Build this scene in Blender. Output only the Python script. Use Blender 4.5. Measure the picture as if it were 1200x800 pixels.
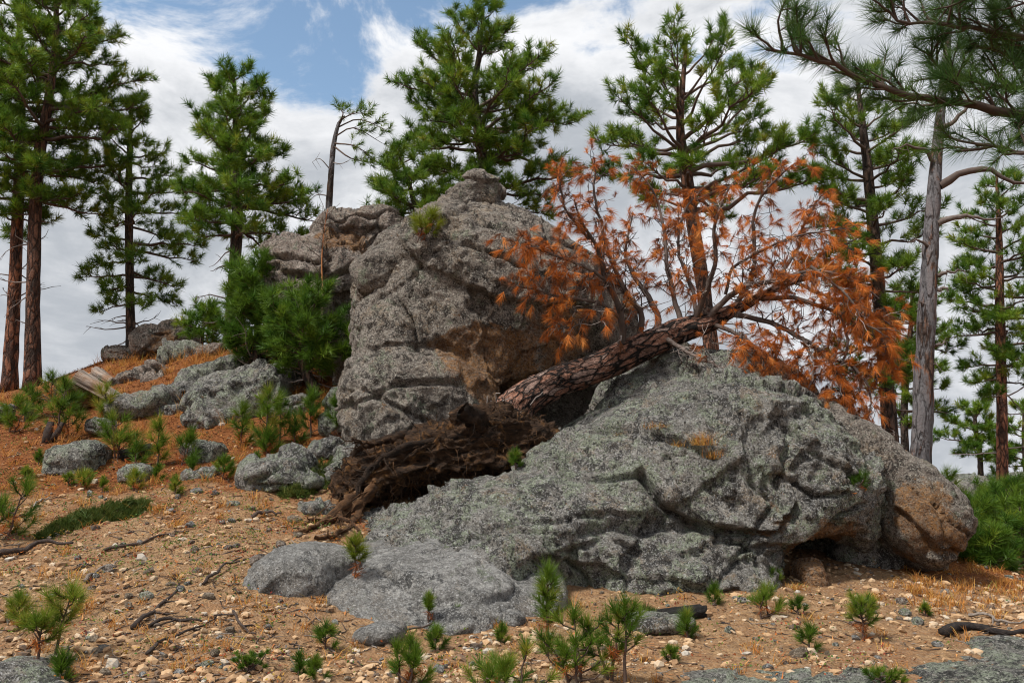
import bpy, math, random
import numpy as np
from math import radians, sin, cos, tan, pi, atan2

SC = bpy.context.scene
COL = SC.collection
for o in list(bpy.data.objects):
    bpy.data.objects.remove(o)

# ------------------------------------------------------------------ camera
CAMZ = 1.6
PITCH = radians(8.0)
LENS = 32.0
F = 1200 * LENS / 36.0
cam_d = bpy.data.cameras.new('camera')
cam_d.lens = LENS
cam_d.sensor_width = 36.0
cam_d.clip_start = 0.1
cam_d.clip_end = 8000
cam = bpy.data.objects.new('camera', cam_d)
cam.location = (0, 0, CAMZ)
cam.rotation_euler = (pi / 2 + PITCH, 0, 0)
COL.objects.link(cam)
SC.camera = cam

# ------------------------------------------------------------------ light
SUN_DIR = np.array([-0.55, -0.35, 1.05])      # towards the sun
SUN_DIR /= np.linalg.norm(SUN_DIR)
SUN_EL = math.asin(SUN_DIR[2])
SUN_AZ = atan2(SUN_DIR[0], SUN_DIR[1])
w = bpy.data.worlds.new('World')
SC.world = w
w.use_nodes = True
nt = w.node_tree
nt.nodes.clear()


def NN(t, typ, **kw):
    n = t.nodes.new(typ)
    for k, v in kw.items():
        if k.startswith('i_'):
            n.inputs[k[2:].replace('_', ' ')].default_value = v
        elif isinstance(k, str) and hasattr(n, k):
            setattr(n, k, v)
    return n


def mathn(t, op, a, b=None, clamp=False):
    n = t.nodes.new('ShaderNodeMath')
    n.operation = op
    n.use_clamp = clamp
    for i, v in enumerate((a, b)):
        if v is None:
            continue
        if isinstance(v, (int, float)):
            n.inputs[i].default_value = v
        else:
            t.links.new(v, n.inputs[i])
    return n.outputs[0]


def maprange(t, v, a, b, c=0.0, d=1.0, smooth=True):
    n = t.nodes.new('ShaderNodeMapRange')
    n.interpolation_type = 'SMOOTHSTEP' if smooth else 'LINEAR'
    n.inputs['From Min'].default_value = a
    n.inputs['From Max'].default_value = b
    n.inputs['To Min'].default_value = c
    n.inputs['To Max'].default_value = d
    t.links.new(v, n.inputs['Value'])
    return n.outputs['Result']


def mixc(t, fac, a, b, blend='MIX'):
    n = t.nodes.new('ShaderNodeMix')
    n.data_type = 'RGBA'
    n.blend_type = blend
    for s, v in ((n.inputs[0], fac), (n.inputs[6], a), (n.inputs[7], b)):
        if isinstance(v, (int, float)):
            s.default_value = v
        elif isinstance(v, tuple):
            s.default_value = (*v, 1.0) if len(v) == 3 else v
        else:
            t.links.new(v, s)
    return n.outputs[2]


def noise(t, vec, scale, detail=6, rough=0.55, dist=0.0, col=False):
    n = t.nodes.new('ShaderNodeTexNoise')
    n.inputs['Scale'].default_value = scale
    n.inputs['Detail'].default_value = detail
    n.inputs['Roughness'].default_value = rough
    n.inputs['Distortion'].default_value = dist
    t.links.new(vec, n.inputs['Vector'])
    return n.outputs['Color'] if col else n.outputs['Fac']


def mapping(t, vec, loc=(0, 0, 0), rot=(0, 0, 0), scale=(1, 1, 1)):
    n = t.nodes.new('ShaderNodeMapping')
    n.inputs['Location'].default_value = loc
    n.inputs['Rotation'].default_value = rot
    n.inputs['Scale'].default_value = scale
    t.links.new(vec, n.inputs['Vector'])
    return n.outputs[0]


sky = nt.nodes.new('ShaderNodeTexSky')
sky.sky_type = 'NISHITA'
sky.sun_disc = False
sky.sun_elevation = SUN_EL
sky.sun_rotation = SUN_AZ
sky.air_density = 1.0
sky.dust_density = 0.4
sky.ozone_density = 1.6
tc = nt.nodes.new('ShaderNodeTexCoord')
dirv = tc.outputs['Generated']
sep = nt.nodes.new('ShaderNodeSeparateXYZ')
nt.links.new(dirv, sep.inputs[0])
# broken cloud deck: soft fbm on the view direction, denser towards the horizon
cv = mapping(nt, dirv, loc=(3.1, 1.7, 0.35), scale=(1.0, 1.0, 1.55))
n_big = noise(nt, cv, 4.6, 12, 0.62, 0.35)
n_break = noise(nt, mapping(nt, dirv, loc=(7.7, 2.2, 5.1)), 1.3, 2, 0.5, 0.0)
dens = mathn(nt, 'ADD', n_big, mathn(nt, 'MULTIPLY', n_break, 0.25))
dens = mathn(nt, 'ADD', dens, maprange(nt, sep.outputs['Z'], 0.15, 0.52, 0.20, 0.025))
# clear holes in the deck where blue shows
for hd, r_, amt in (((-0.17, 0.86, 0.50), 0.21, 0.165), ((-0.36, 0.80, 0.49), 0.12, 0.14), ((0.03, 0.86, 0.54), 0.08, 0.12)):
    hole = nt.nodes.new('ShaderNodeVectorMath')
    hole.operation = 'DISTANCE'
    nt.links.new(dirv, hole.inputs[0])
    HD = np.array(hd); HD /= np.linalg.norm(HD)
    hole.inputs[1].default_value = tuple(HD)
    dens = mathn(nt, 'SUBTRACT', dens, maprange(nt, hole.outputs['Value'], r_ * 0.15, r_ * 1.25, amt, 0.0))
mask = maprange(nt, dens, 0.475, 0.60)
n_sh = noise(nt, mapping(nt, dirv, loc=(1.3, 4.4, 2.6), scale=(1, 1, 2.0)), 3.2, 9, 0.58, 0.5)
thick = mathn(nt, 'ADD', mathn(nt, 'MULTIPLY', dens, 0.8), mathn(nt, 'MULTIPLY', n_sh, 1.1))
shade = maprange(nt, thick, 0.92, 1.32)
ccol = mixc(nt, shade, (7.4, 7.45, 7.6), (3.6, 3.85, 4.2))
skyc = mixc(nt, 1.0, sky.outputs[0], (1.45, 1.42, 1.28), 'MULTIPLY')
final = mixc(nt, mask, skyc, ccol)
bg = nt.nodes.new('ShaderNodeBackground')
bg.inputs['Strength'].default_value = 0.1
nt.links.new(final, bg.inputs['Color'])
wo = nt.nodes.new('ShaderNodeOutputWorld')
nt.links.new(bg.outputs[0], wo.inputs['Surface'])

sun_d = bpy.data.lights.new('sun', 'SUN')
sun_d.energy = 3.8
sun_d.angle = radians(8)
sun_d.color = (1.0, 0.95, 0.87)
sun = bpy.data.objects.new('sun', sun_d)
COL.objects.link(sun)
sun.rotation_euler = (0.0, math.acos(SUN_DIR[2]), atan2(SUN_DIR[1], SUN_DIR[0]))

SC.view_settings.view_transform = 'Standard'
SC.view_settings.look = 'None'
SC.view_settings.exposure = 0.42
SC.view_settings.gamma = 1.0
SC.view_settings.use_curve_mapping = False
SC.render.engine = 'CYCLES'
SC.cycles.use_denoising = True
SC.cycles.denoiser = 'OPENIMAGEDENOISE'
SC.cycles.denoising_prefilter = 'ACCURATE'
SC.cycles.filter_width = 1.1
SC.cycles.max_bounces = 6
SC.cycles.diffuse_bounces = 2
SC.cycles.transmission_bounces = 3

# ------------------------------------------------------------------ geometry helpers
ct, st = cos(PITCH), sin(PITCH)


def at(px, py, Y):
    """point of the world seen at photograph pixel (px,py), Y metres in front"""
    a = (px - 600.0) / F
    b = (400.0 - py) / F
    d = np.array([a, ct - b * st, st + b * ct])
    return np.array([0, 0, CAMZ]) + d * (Y / d[1])


def m_per_px(Y):
    return Y / F


def nrm(v):
    v = np.asarray(v, float)
    return v / (np.linalg.norm(v) + 1e-12)


def _hash(ix, iy, iz, seed):
    h = (ix.astype(np.uint32) * np.uint32(374761393) + iy.astype(np.uint32) * np.uint32(668265263)
         + iz.astype(np.uint32) * np.uint32(2147483647) + np.uint32((seed * 974711) & 0xffffffff))
    h = (h ^ (h >> np.uint32(13))) * np.uint32(1274126177)
    h = (h ^ (h >> np.uint32(16))) * np.uint32(2246822519)
    h = h ^ (h >> np.uint32(15))
    return h.astype(np.float32) * np.float32(1 / 4294967295.0)


def vnoise(P, seed=0):
    P = np.asarray(P, np.float32)
    i = np.floor(P).astype(np.int64)
    f = P - i
    u = f * f * f * (f * (f * 6 - 15) + 10)
    out = 0
    for dx in (0, 1):
        wx = u[:, 0] if dx else 1 - u[:, 0]
        for dy in (0, 1):
            wy = u[:, 1] if dy else 1 - u[:, 1]
            for dz in (0, 1):
                wz = u[:, 2] if dz else 1 - u[:, 2]
                out = out + wx * wy * wz * _hash(i[:, 0] + dx + 5000, i[:, 1] + dy + 5000, i[:, 2] + dz + 5000, seed)
    return out * 2 - 1


_R = np.array([[0.0, 0.8, 0.6], [-0.8, 0.36, -0.48], [-0.6, -0.48, 0.64]], np.float32)


def fbm(P, scale, octs=4, gain=0.5, seed=0):
    P = np.asarray(P, np.float32) * scale
    a, s, out = 1.0, 0.0, 0
    for k in range(octs):
        out = out + a * vnoise(P + k * 17.3, seed + k)
        s += a
        a *= gain
        P = (P @ _R.T) * 2.03
    return out / s


def ridged(P, scale, octs=3, seed=0):
    P = np.asarray(P, np.float32) * scale
    a, s, out = 1.0, 0.0, 0
    for k in range(octs):
        out = out + a * (1 - np.abs(vnoise(P + k * 9.7, seed + k)) * 2)
        s += a
        a *= 0.5
        P = (P @ _R.T) * 2.03
    return out / s


def worley(P, scale, seed=0):
    P = np.asarray(P, np.float32) * scale
    i = np.floor(P).astype(np.int64)
    f1 = np.full(len(P), 9.0, np.float32)
    f2 = f1.copy()
    ident = np.zeros(len(P), np.float32)
    for dx in (-1, 0, 1):
        for dy in (-1, 0, 1):
            for dz in (-1, 0, 1):
                c = i + np.array([dx, dy, dz])
                q = [_hash(c[:, 0] + 5000, c[:, 1] + 5000, c[:, 2] + 5000, seed + k) for k in range(4)]
                d = np.sqrt((c[:, 0] + q[0] - P[:, 0]) ** 2 + (c[:, 1] + q[1] - P[:, 1]) ** 2 + (c[:, 2] + q[2] - P[:, 2]) ** 2)
                m = d < f1
                f2 = np.where(m, f1, np.minimum(f2, d))
                ident = np.where(m, q[3], ident)
                f1 = np.where(m, d, f1)
    return f1, f2, ident


def smooth01(x, a, b):
    t = np.clip((np.asarray(x, float) - a) / (b - a), 0, 1)
    return t * t * (3 - 2 * t)


def mesh_from(V, faces, name, attrs=None, smooth=True):
    """V (n,3); faces list of int arrays (m,3) and/or (m,4)"""
    me = bpy.data.meshes.new(name)
    V = np.ascontiguousarray(V, np.float32)
    faces = [np.asarray(f, np.int32) for f in faces if len(f)]
    me.vertices.add(len(V))
    me.vertices.foreach_set('co', V.ravel())
    loops = np.concatenate([f.ravel() for f in faces])
    counts = np.concatenate([np.full(len(f), f.shape[1], np.int32) for f in faces])
    starts = np.concatenate([[0], np.cumsum(counts)[:-1]]).astype(np.int32)
    me.loops.add(len(loops))
    me.loops.foreach_set('vertex_index', loops)
    me.polygons.add(len(counts))
    me.polygons.foreach_set('loop_start', starts)
    if smooth:
        me.polygons.foreach_set('use_smooth', np.ones(len(counts), bool))
    else:
        me.polygons.foreach_set('use_smooth', np.zeros(len(counts), bool))
    me.update(calc_edges=True)
    for k, v in (attrs or {}).items():
        a = me.attributes.new(k, 'FLOAT', 'POINT')
        a.data.foreach_set('value', np.ascontiguousarray(v, np.float32))
    return me


def add_obj(name, me, mat=None, parent=None, loc=None):
    o = bpy.data.objects.new(name, me)
    COL.objects.link(o)
    if mat is not None and me is not None and not me.materials:
        me.materials.append(mat)
    if parent is not None:
        o.parent = parent
    if loc is not None:
        o.location = loc
    return o


def tag(o, label=None, cat=None, group=None, kind=None):
    if label: o['label'] = label
    if cat: o['category'] = cat
    if group: o['group'] = group
    if kind: o['kind'] = kind
    return o


def thing(name, loc, label, cat, group=None):
    o = bpy.data.objects.new(name, None)
    COL.objects.link(o)
    o.empty_display_size = 0.1
    o.location = loc
    return tag(o, label, cat, group)


class MB:
    """collects tubes and triangles into one mesh, in coordinates relative to an origin"""
    def __init__(s, origin=(0, 0, 0)):
        s.o = np.asarray(origin, float); s.V = []; s.T = []; s.Q = []; s.A = []; s.n = 0

    def add(s, V, tris=None, quads=None, tone=0.5):
        V = np.asarray(V, np.float32)
        if tris is not None and len(tris): s.T.append(np.asarray(tris) + s.n)
        if quads is not None and len(quads): s.Q.append(np.asarray(quads) + s.n)
        s.V.append(V)
        s.A.append(np.broadcast_to(np.asarray(tone, np.float32), (len(V),)))
        s.n += len(V)

    def tube(s, pts, rad, sides=5, tone=0.5, rough=0.0, rng=None, cap=True):
        P = np.asarray(pts, float); n = len(P)
        R = np.broadcast_to(np.asarray(rad, float), (n,))
        T = np.gradient(P, axis=0)
        T /= (np.linalg.norm(T, axis=1, keepdims=True) + 1e-9)
        ref = np.array([0.31, 0.87, 0.12]) if abs(nrm(P[-1] - P[0])[1]) < 0.8 else np.array([0.9, 0.1, 0.3])
        A = np.cross(T, ref); A /= (np.linalg.norm(A, axis=1, keepdims=True) + 1e-9)
        B = np.cross(T, A)
        th = np.arange(sides) * 2 * pi / sides
        rr = R[:, None] * np.ones((1, sides))
        if rough and rng is not None:
            rr = rr * (1 + rng.uniform(-rough, rough, (n, sides)))
        V = P[:, None, :] + rr[..., None] * (np.cos(th)[None, :, None] * A[:, None, :] + np.sin(th)[None, :, None] * B[:, None, :])
        V = V.reshape(-1, 3)
        i = np.arange(n - 1)[:, None] * sides; j = np.arange(sides)[None, :]; k = (j + 1) % sides
        Q = np.stack([i + j, i + k, i + sides + k, i + sides + j], -1).reshape(-1, 4)
        tris = None
        if cap:
            c0 = len(V)
            V = np.vstack([V, P[0:1], P[-1:]])
            jj = np.arange(sides); kk = (jj + 1) % sides
            tris = np.vstack([np.stack([np.full(sides, c0), kk, jj], -1),
                              np.stack([np.full(sides, c0 + 1), (n - 1) * sides + jj, (n - 1) * sides + kk], -1)])
        s.add(V, tris, Q, tone)

    def mesh(s, name, smooth=True):
        V = np.vstack(s.V) - s.o
        fs = []
        if s.T: fs.append(np.vstack(s.T))
        if s.Q: fs.append(np.vstack(s.Q))
        return mesh_from(V, fs, name, {'tone': np.concatenate(s.A)}, smooth)

    def obj(s, name, mat, parent=None, smooth=True):
        o = add_obj(name, s.mesh(name, smooth), mat, parent)
        if parent is None:
            o.location = s.o
        return o


def crom(pts, n):
    """Catmull-Rom resample of a polyline (any number of columns)"""
    P = np.asarray(pts, float)
    if len(P) == 2:
        t = np.linspace(0, 1, n)[:, None]
        return P[0] * (1 - t) + P[1] * t
    Q = np.vstack([2 * P[0] - P[1], P, 2 * P[-1] - P[-2]])
    L = np.concatenate([[0], np.cumsum(np.linalg.norm(np.diff(P[:, :3], axis=0), axis=1))])
    out = []
    for s in np.linspace(0, L[-1], n):
        k = min(max(np.searchsorted(L, s) - 1, 0), len(P) - 2)
        t = (s - L[k]) / max(L[k + 1] - L[k], 1e-9)
        a, b, c, d = Q[k], Q[k + 1], Q[k + 2], Q[k + 3]
        out.append(0.5 * ((2 * b) + (-a + c) * t + (2 * a - 5 * b + 4 * c - d) * t * t + (-a + 3 * b - 3 * c + d) * t ** 3))
    return np.array(out)


# ------------------------------------------------------------------ materials
def new_mat(name):
    m = bpy.data.materials.new(name)
    m.use_nodes = True
    t = m.node_tree
    b = t.nodes['Principled BSDF']
    b.inputs['Roughness'].default_value = 0.9
    b.inputs['Specular IOR Level'].default_value = 0.25
    return m, t, b


def geo_pos(t):
    return t.nodes.new('ShaderNodeNewGeometry').outputs['Position']


def attr(t, name):
    n = t.nodes.new('ShaderNodeAttribute')
    n.attribute_name = name
    return n.outputs['Fac']


def bump(t, b, h, strength, dist, prev=None):
    n = t.nodes.new('ShaderNodeBump')
    n.inputs['Strength'].default_value = strength
    n.inputs['Distance'].default_value = dist
    t.links.new(h, n.inputs['Height'])
    if prev is not None:
        t.links.new(prev, n.inputs['Normal'])
    t.links.new(n.outputs[0], b.inputs['Normal'])
    return n.outputs[0]


def rock_mat(name, base, light, dark, lich=(0.27, 0.31, 0.22), lich_amt=0.5, ochre_amt=0.3, dark_amt=0.5, seed=0.0, tan_amt=0.5, pep=1.0):
    m, t, b = new_mat(name)
    p = mapping(t, geo_pos(t), loc=(seed, seed * 1.7, seed * .6))
    nA = noise(t, p, 1.1, 5, 0.6)
    nB = noise(t, p, 9, 10, 0.74, 0.25)
    nC = noise(t, p, 34, 6, 0.75, 0.2)
    nG = noise(t, p, 95, 3, 0.7)
    c = mixc(t, maprange(t, nB, 0.40, 0.62), tuple(x * 0.62 for x in base), light)
    c = mixc(t, maprange(t, nA, 0.35, 0.65, 0.0, 0.55), c, tuple(x * 0.8 for x in base))
    nT = noise(t, mapping(t, p, loc=(14, 2, 3)), 2.4, 8, 0.7, 0.4)
    c = mixc(t, maprange(t, nT, 0.52, 0.64, 0, tan_amt), c, (0.46, 0.355, 0.25))
    # grey-green lichen crusts
    nL = noise(t, mapping(t, p, loc=(11, 3, 7)), 3.1, 13, 0.80, 0.4)
    lm = maprange(t, nL, 0.59 - 0.16 * lich_amt, 0.63 - 0.16 * lich_amt, 0, 0.85)
    c = mixc(t, lm, c, mixc(t, maprange(t, nC, 0.35, 0.65), tuple(min(1, x * 1.25) for x in lich), tuple(x * 0.6 for x in lich)))
    # black lichen crusts, drawn out down the face
    nD = noise(t, mapping(t, p, loc=(5, 13, 2), scale=(1, 1, 0.75)), 13, 10, 0.78, 0.5)
    nD2 = noise(t, mapping(t, p, loc=(3, 3, 3)), 2.2, 4, 0.6)
    dk = mathn(t, 'ADD', nD, mathn(t, 'MULTIPLY', mathn(t, 'SUBTRACT', nD2, 0.5), 0.45))
    c = mixc(t, maprange(t, dk, 0.60 - 0.12 * dark_amt, 0.66 - 0.12 * dark_amt, 0, 0.88), c, dark)
    # pale feldspar / white lichen specks
    nW = noise(t, mapping(t, p, loc=(2, 1, 9)), 30, 6, 0.75)
    c = mixc(t, maprange(t, nW, 0.59, 0.65, 0, 0.85), c, tuple(min(1, x * 1.45) for x in light))
    # ochre specks
    nO = noise(t, mapping(t, p, loc=(21, 6, 4)), 6.5, 11, 0.80, 0.3)
    c = mixc(t, maprange(t, nO, 0.66 - 0.10 * ochre_amt, 0.71 - 0.10 * ochre_amt, 0, 0.85), c, (0.44, 0.21, 0.06))
    # salt-and-pepper crystals and lichen dots
    nS = noise(t, mapping(t, p, loc=(9, 2, 14)), 46, 3, 0.65, 0.3)
    nS2 = noise(t, mapping(t, p, loc=(6, 12, 4)), 58, 3, 0.65, 0.3)
    c = mixc(t, maprange(t, nS, 0.535, 0.60, 0, 0.82 * pep), c, tuple(x * 1.2 for x in dark))
    c = mixc(t, maprange(t, nS2, 0.56, 0.62, 0, 0.75), c, tuple(min(.75, x * 1.45) for x in light))
    # regional rust staining, stored on the mesh
    r = attr(t, 'rust')
    nR = noise(t, mapping(t, p, loc=(8, 8, 1)), 6, 9, 0.72, 0.5)
    rc = mixc(t, maprange(t, nR, 0.35, 0.65), (0.18, 0.08, 0.035), (0.58, 0.285, 0.095))
    rc = mixc(t, maprange(t, nS, 0.53, 0.60, 0, .7), rc, (0.06, 0.035, 0.022))
    rc = mixc(t, maprange(t, nC, 0.45, 0.60, 0, .6), rc, (0.44, 0.36, 0.28))
    rf = maprange(t, mathn(t, 'ADD', mathn(t, 'MULTIPLY', noise(t, mapping(t, p, loc=(1, 5, 8)), 4.0, 12, 0.8, 0.4), 1.2), mathn(t, 'MULTIPLY', r, 0.75)), 0.86, 1.0, 0, 0.85)
    c = mixc(t, rf, c, rc)
    # crystal grain
    c = mixc(t, maprange(t, nG, 0.35, 0.65, 0.0, 0.55), c, mixc(t, 1.0, c, (0.5, 0.49, 0.48), 'MULTIPLY'))
    t.links.new(c, b.inputs['Base Color'])
    h = mathn(t, 'ADD', mathn(t, 'MULTIPLY', nB, 1.0), mathn(t, 'MULTIPLY', nC, 0.7))
    h = mathn(t, 'SUBTRACT', h, mathn(t, 'MULTIPLY', maprange(t, nD, .45, .65), 0.25))
    h = mathn(t, 'SUBTRACT', h, mathn(t, 'MULTIPLY', maprange(t, nS, .52, .62), 0.16))
    bump(t, b, h, 1.0, 0.11)
    b.inputs['Specular IOR Level'].default_value = 0.2
    return m


M = {}
M['granite'] = rock_mat('granite_grey', (0.40, 0.38, 0.345), (0.58, 0.56, 0.52), (0.075, 0.072, 0.07), lich=(0.40, 0.46, 0.335), lich_amt=0.6, ochre_amt=0.6, dark_amt=0.68, tan_amt=0.7)
M['granite_smooth'] = rock_mat('granite_blue_grey', (0.45, 0.44, 0.42), (0.62, 0.61, 0.59), (0.13, 0.13, 0.13), lich_amt=0.1, ochre_amt=0.05, dark_amt=0.45, seed=4.0, tan_amt=0.25, pep=0.6)
M['granite_brown'] = rock_mat('granite_brown', (0.37, 0.315, 0.27), (0.56, 0.50, 0.44), (0.07, 0.06, 0.055), lich_amt=0.25, ochre_amt=0.55, dark_amt=0.66, tan_amt=0.65, seed=9.0)
M['granite_pink'] = rock_mat('granite_pink', (0.45, 0.345, 0.29), (0.60, 0.51, 0.45), (0.07, 0.06, 0.055), lich_amt=0.15, ochre_amt=0.4, dark_amt=0.55, seed=15.0)
M['granite_green'] = rock_mat('granite_lichen', (0.36, 0.345, 0.315), (0.52, 0.51, 0.47), (0.07, 0.07, 0.07), lich=(0.42, 0.475, 0.36), lich_amt=0.75, ochre_amt=0.2, dark_amt=0.7, seed=22.0)


def ground_mat():
    m, t, b = new_mat('gravel_soil')
    p = geo_pos(t)
    n1 = noise(t, p, 1.6, 6, 0.6)
    n2 = noise(t, p, 14, 8, 0.7, 0.3)
    n3 = noise(t, p, 60, 5, 0.75)
    vor = t.nodes.new('ShaderNodeTexVoronoi')
    vor.inputs['Scale'].default_value = 48
    t.links.new(p, vor.inputs['Vector'])
    c = mixc(t, maprange(t, n2, 0.32, 0.66), (0.17, 0.092, 0.044), (0.45, 0.285, 0.15))
    c = mixc(t, maprange(t, n3, 0.55, 0.66, 0, 0.6), c, (0.48, 0.37, 0.25))
    c = mixc(t, maprange(t, n3, 0.33, 0.45, 0.6, 0), c, (0.12, 0.06, 0.03))
    c = mixc(t, maprange(t, n1, 0.38, 0.62, 0, 0.7), c, (0.30, 0.16, 0.08))
    vs = t.nodes.new('ShaderNodeSeparateColor')
    t.links.new(vor.outputs['Color'], vs.inputs[0])
    c = mixc(t, maprange(t, vs.outputs[0], 0.6, 1.0, 0, 0.5), c, mixc(t, vs.outputs[1], (0.36, 0.27, 0.19), (0.16, 0.11, 0.08)))
    lf = attr(t, 'litter')
    nl = noise(t, mapping(t, p, scale=(1, 1, 1)), 26, 8, 0.75, 1.2)
    lc = mixc(t, maprange(t, nl, 0.32, 0.68), (0.085, 0.032, 0.015), (0.34, 0.125, 0.036))
    nmk = noise(t, mapping(t, p, loc=(4, 9, 1)), 3.2, 7, 0.7, 0.4)
    k = mathn(t, 'ADD', mathn(t, 'MULTIPLY', lf, 1.15), mathn(t, 'MULTIPLY', nmk, 0.9))
    c = mixc(t, maprange(t, k, 0.78, 1.12), c, lc)
    t.links.new(c, b.inputs['Base Color'])
    h = mathn(t, 'ADD', n2, mathn(t, 'MULTIPLY', vor.outputs['Distance'], -0.5))
    h = mathn(t, 'ADD', h, mathn(t, 'MULTIPLY', n3, 0.5))
    bump(t, b, h, 0.9, 0.05)
    b.inputs['Specular IOR Level'].default_value = 0.15
    return m


M['ground'] = ground_mat()


def tone_mat(name, stops, rough=0.85, transl=0.0, noise_scale=None, relief=0.0):
    """colour chosen by the mesh's own 'tone' value along stops"""
    m, t, b = new_mat(name)
    r = t.nodes.new('ShaderNodeValToRGB')
    els = r.color_ramp.elements
    while len(els) < len(stops): els.new(0.5)
    for e, (x, c) in zip(els, stops):
        e.position = x; e.color = (*c, 1)
    v = attr(t, 'tone')
    if noise_scale:
        n = noise(t, geo_pos(t), noise_scale, 6, 0.7)
        v = mathn(t, 'ADD', v, mathn(t, 'MULTIPLY', mathn(t, 'SUBTRACT', n, 0.5), 0.7))
    t.links.new(v, r.inputs[0])
    t.links.new(r.outputs[0], b.inputs['Base Color'])
    b.inputs['Roughness'].default_value = rough
    if relief:
        bump(t, b, noise(t, geo_pos(t), 26, 7, 0.72, 0.8), 1.0, relief)
    if transl:
        tr = t.nodes.new('ShaderNodeBsdfTranslucent')
        t.links.new(r.outputs[0], tr.inputs['Color'])
        mx = t.nodes.new('ShaderNodeMixShader')
        mx.inputs[0].default_value = transl
        t.links.new(b.outputs[0], mx.inputs[1])
        t.links.new(tr.outputs[0], mx.inputs[2])
        t.links.new(mx.outputs[0], t.nodes['Material Output'].inputs['Surface'])
    return m


M['needles'] = tone_mat('pine_needles', [(0.0, (0.035, 0.095, 0.010)), (0.45, (0.105, 0.205, 0.018)), (0.8, (0.20, 0.29, 0.026)), (1.0, (0.27, 0.28, 0.03))], 0.5, 0.35)
M['needles_deep'] = tone_mat('pine_needles_deep', [(0.0, (0.045, 0.11, 0.012)), (0.5, (0.115, 0.205, 0.019)), (1.0, (0.22, 0.29, 0.03))], 0.5, 0.35)
M['needles_young'] = tone_mat('young_needles', [(0.0, (0.045, 0.105, 0.010)), (0.5, (0.105, 0.185, 0.016)), (0.85, (0.21, 0.26, 0.03)), (1.0, (0.32, 0.27, 0.04))], 0.5, 0.35)
M['needles_near'] = tone_mat('near_needles', [(0.0, (0.022, 0.055, 0.012)), (0.5, (0.05, 0.11, 0.022)), (1.0, (0.10, 0.16, 0.03))], 0.5, 0.35)
M['needles_red'] = tone_mat('dead_needles', [(0.0, (0.15, 0.065, 0.03)), (0.4, (0.45, 0.125, 0.022)), (0.75, (0.62, 0.19, 0.03)), (1.0, (0.74, 0.33, 0.09))], 0.7, 0.35)
M['needles_yellow'] = tone_mat('yellow_needles', [(0.0, (0.12, 0.17, 0.015)), (1.0, (0.30, 0.32, 0.03))], 0.5, 0.35)
M['juniper'] = tone_mat('juniper_leaves', [(0.0, (0.035, 0.07, 0.012)), (0.5, (0.075, 0.11, 0.02)), (1.0, (0.15, 0.14, 0.03))], 0.6, 0.25)
M['grass_dry'] = tone_mat('dry_grass', [(0.0, (0.30, 0.11, 0.025)), (0.5, (0.48, 0.21, 0.05)), (0.85, (0.58, 0.36, 0.10)), (1.0, (0.30, 0.30, 0.06))], 0.8, 0.3)
M['litter'] = tone_mat('needle_litter', [(0.0, (0.11, 0.04, 0.018)), (0.5, (0.34, 0.115, 0.032)), (1.0, (0.50, 0.24, 0.08))], 0.8)
M['weeds'] = tone_mat('weed_leaves', [(0.0, (0.05, 0.12, 0.02)), (0.35, (0.14, 0.21, 0.03)), (0.55, (0.42, 0.25, 0.04)), (0.75, (0.46, 0.14, 0.03)), (1.0, (0.22, 0.035, 0.03))], 0.7, 0.25)
M['pebble'] = tone_mat('pebbles', [(0.0, (0.09, 0.07, 0.058)), (0.25, (0.26, 0.155, 0.085)), (0.5, (0.43, 0.28, 0.155)), (0.75, (0.46, 0.37, 0.27)), (0.9, (0.33, 0.31, 0.28)), (1.0, (0.54, 0.46, 0.37))], 0.9, 0, 40)


def bark_mat(name, crack, plate, plate2, scale=9.0, stretch=0.3, grey=0.0):
    m, t, b = new_mat(name)
    p = geo_pos(t)
    q = mapping(t, p, scale=(1, 1, stretch))
    n1 = noise(t, q, scale, 8, 0.68, 0.6)
    n2 = noise(t, p, 30, 6, 0.7)
    n3 = noise(t, p, 1.4, 3, 0.5)
    v = t.nodes.new('ShaderNodeTexVoronoi')
    v.feature = 'DISTANCE_TO_EDGE'
    v.inputs['Scale'].default_value = scale * 1.5
    t.links.new(mapping(t, mixc(t, 0.08, q, noise(t, q, 12, 4, .6, 0, True)), scale=(1, 1, 1)), v.inputs['Vector'])
    c = mixc(t, maprange(t, n3, 0.35, 0.65), plate, plate2)
    c = mixc(t, maprange(t, n2, 0.4, 0.7, 0, 0.5), c, tuple(min(1, x * 1.7) for x in plate2))
    c = mixc(t, maprange(t, n1, 0.40, 0.58, 0.9, 0.0), c, crack)
    c = mixc(t, maprange(t, v.outputs['Distance'], 0.0, 0.13, 0.9, 0.0), c, crack)
    if grey:
        g = noise(t, mapping(t, p, scale=(1, 1, 0.35)), 3.2, 7, 0.7, 0.4)
        c = mixc(t, maprange(t, g, 0.62 - grey * 0.25, 0.70 - grey * 0.25, 0, 0.85), c, (0.155, 0.15, 0.16))
    t.links.new(c, b.inputs['Base Color'])
    h = mathn(t, 'ADD', n1, mathn(t, 'MULTIPLY', maprange(t, v.outputs['Distance'], 0, 0.2), 0.8))
    h = mathn(t, 'ADD', h, mathn(t, 'MULTIPLY', n2, 0.3))
    bump(t, b, h, 1.0, 0.05)
    return m


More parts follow.
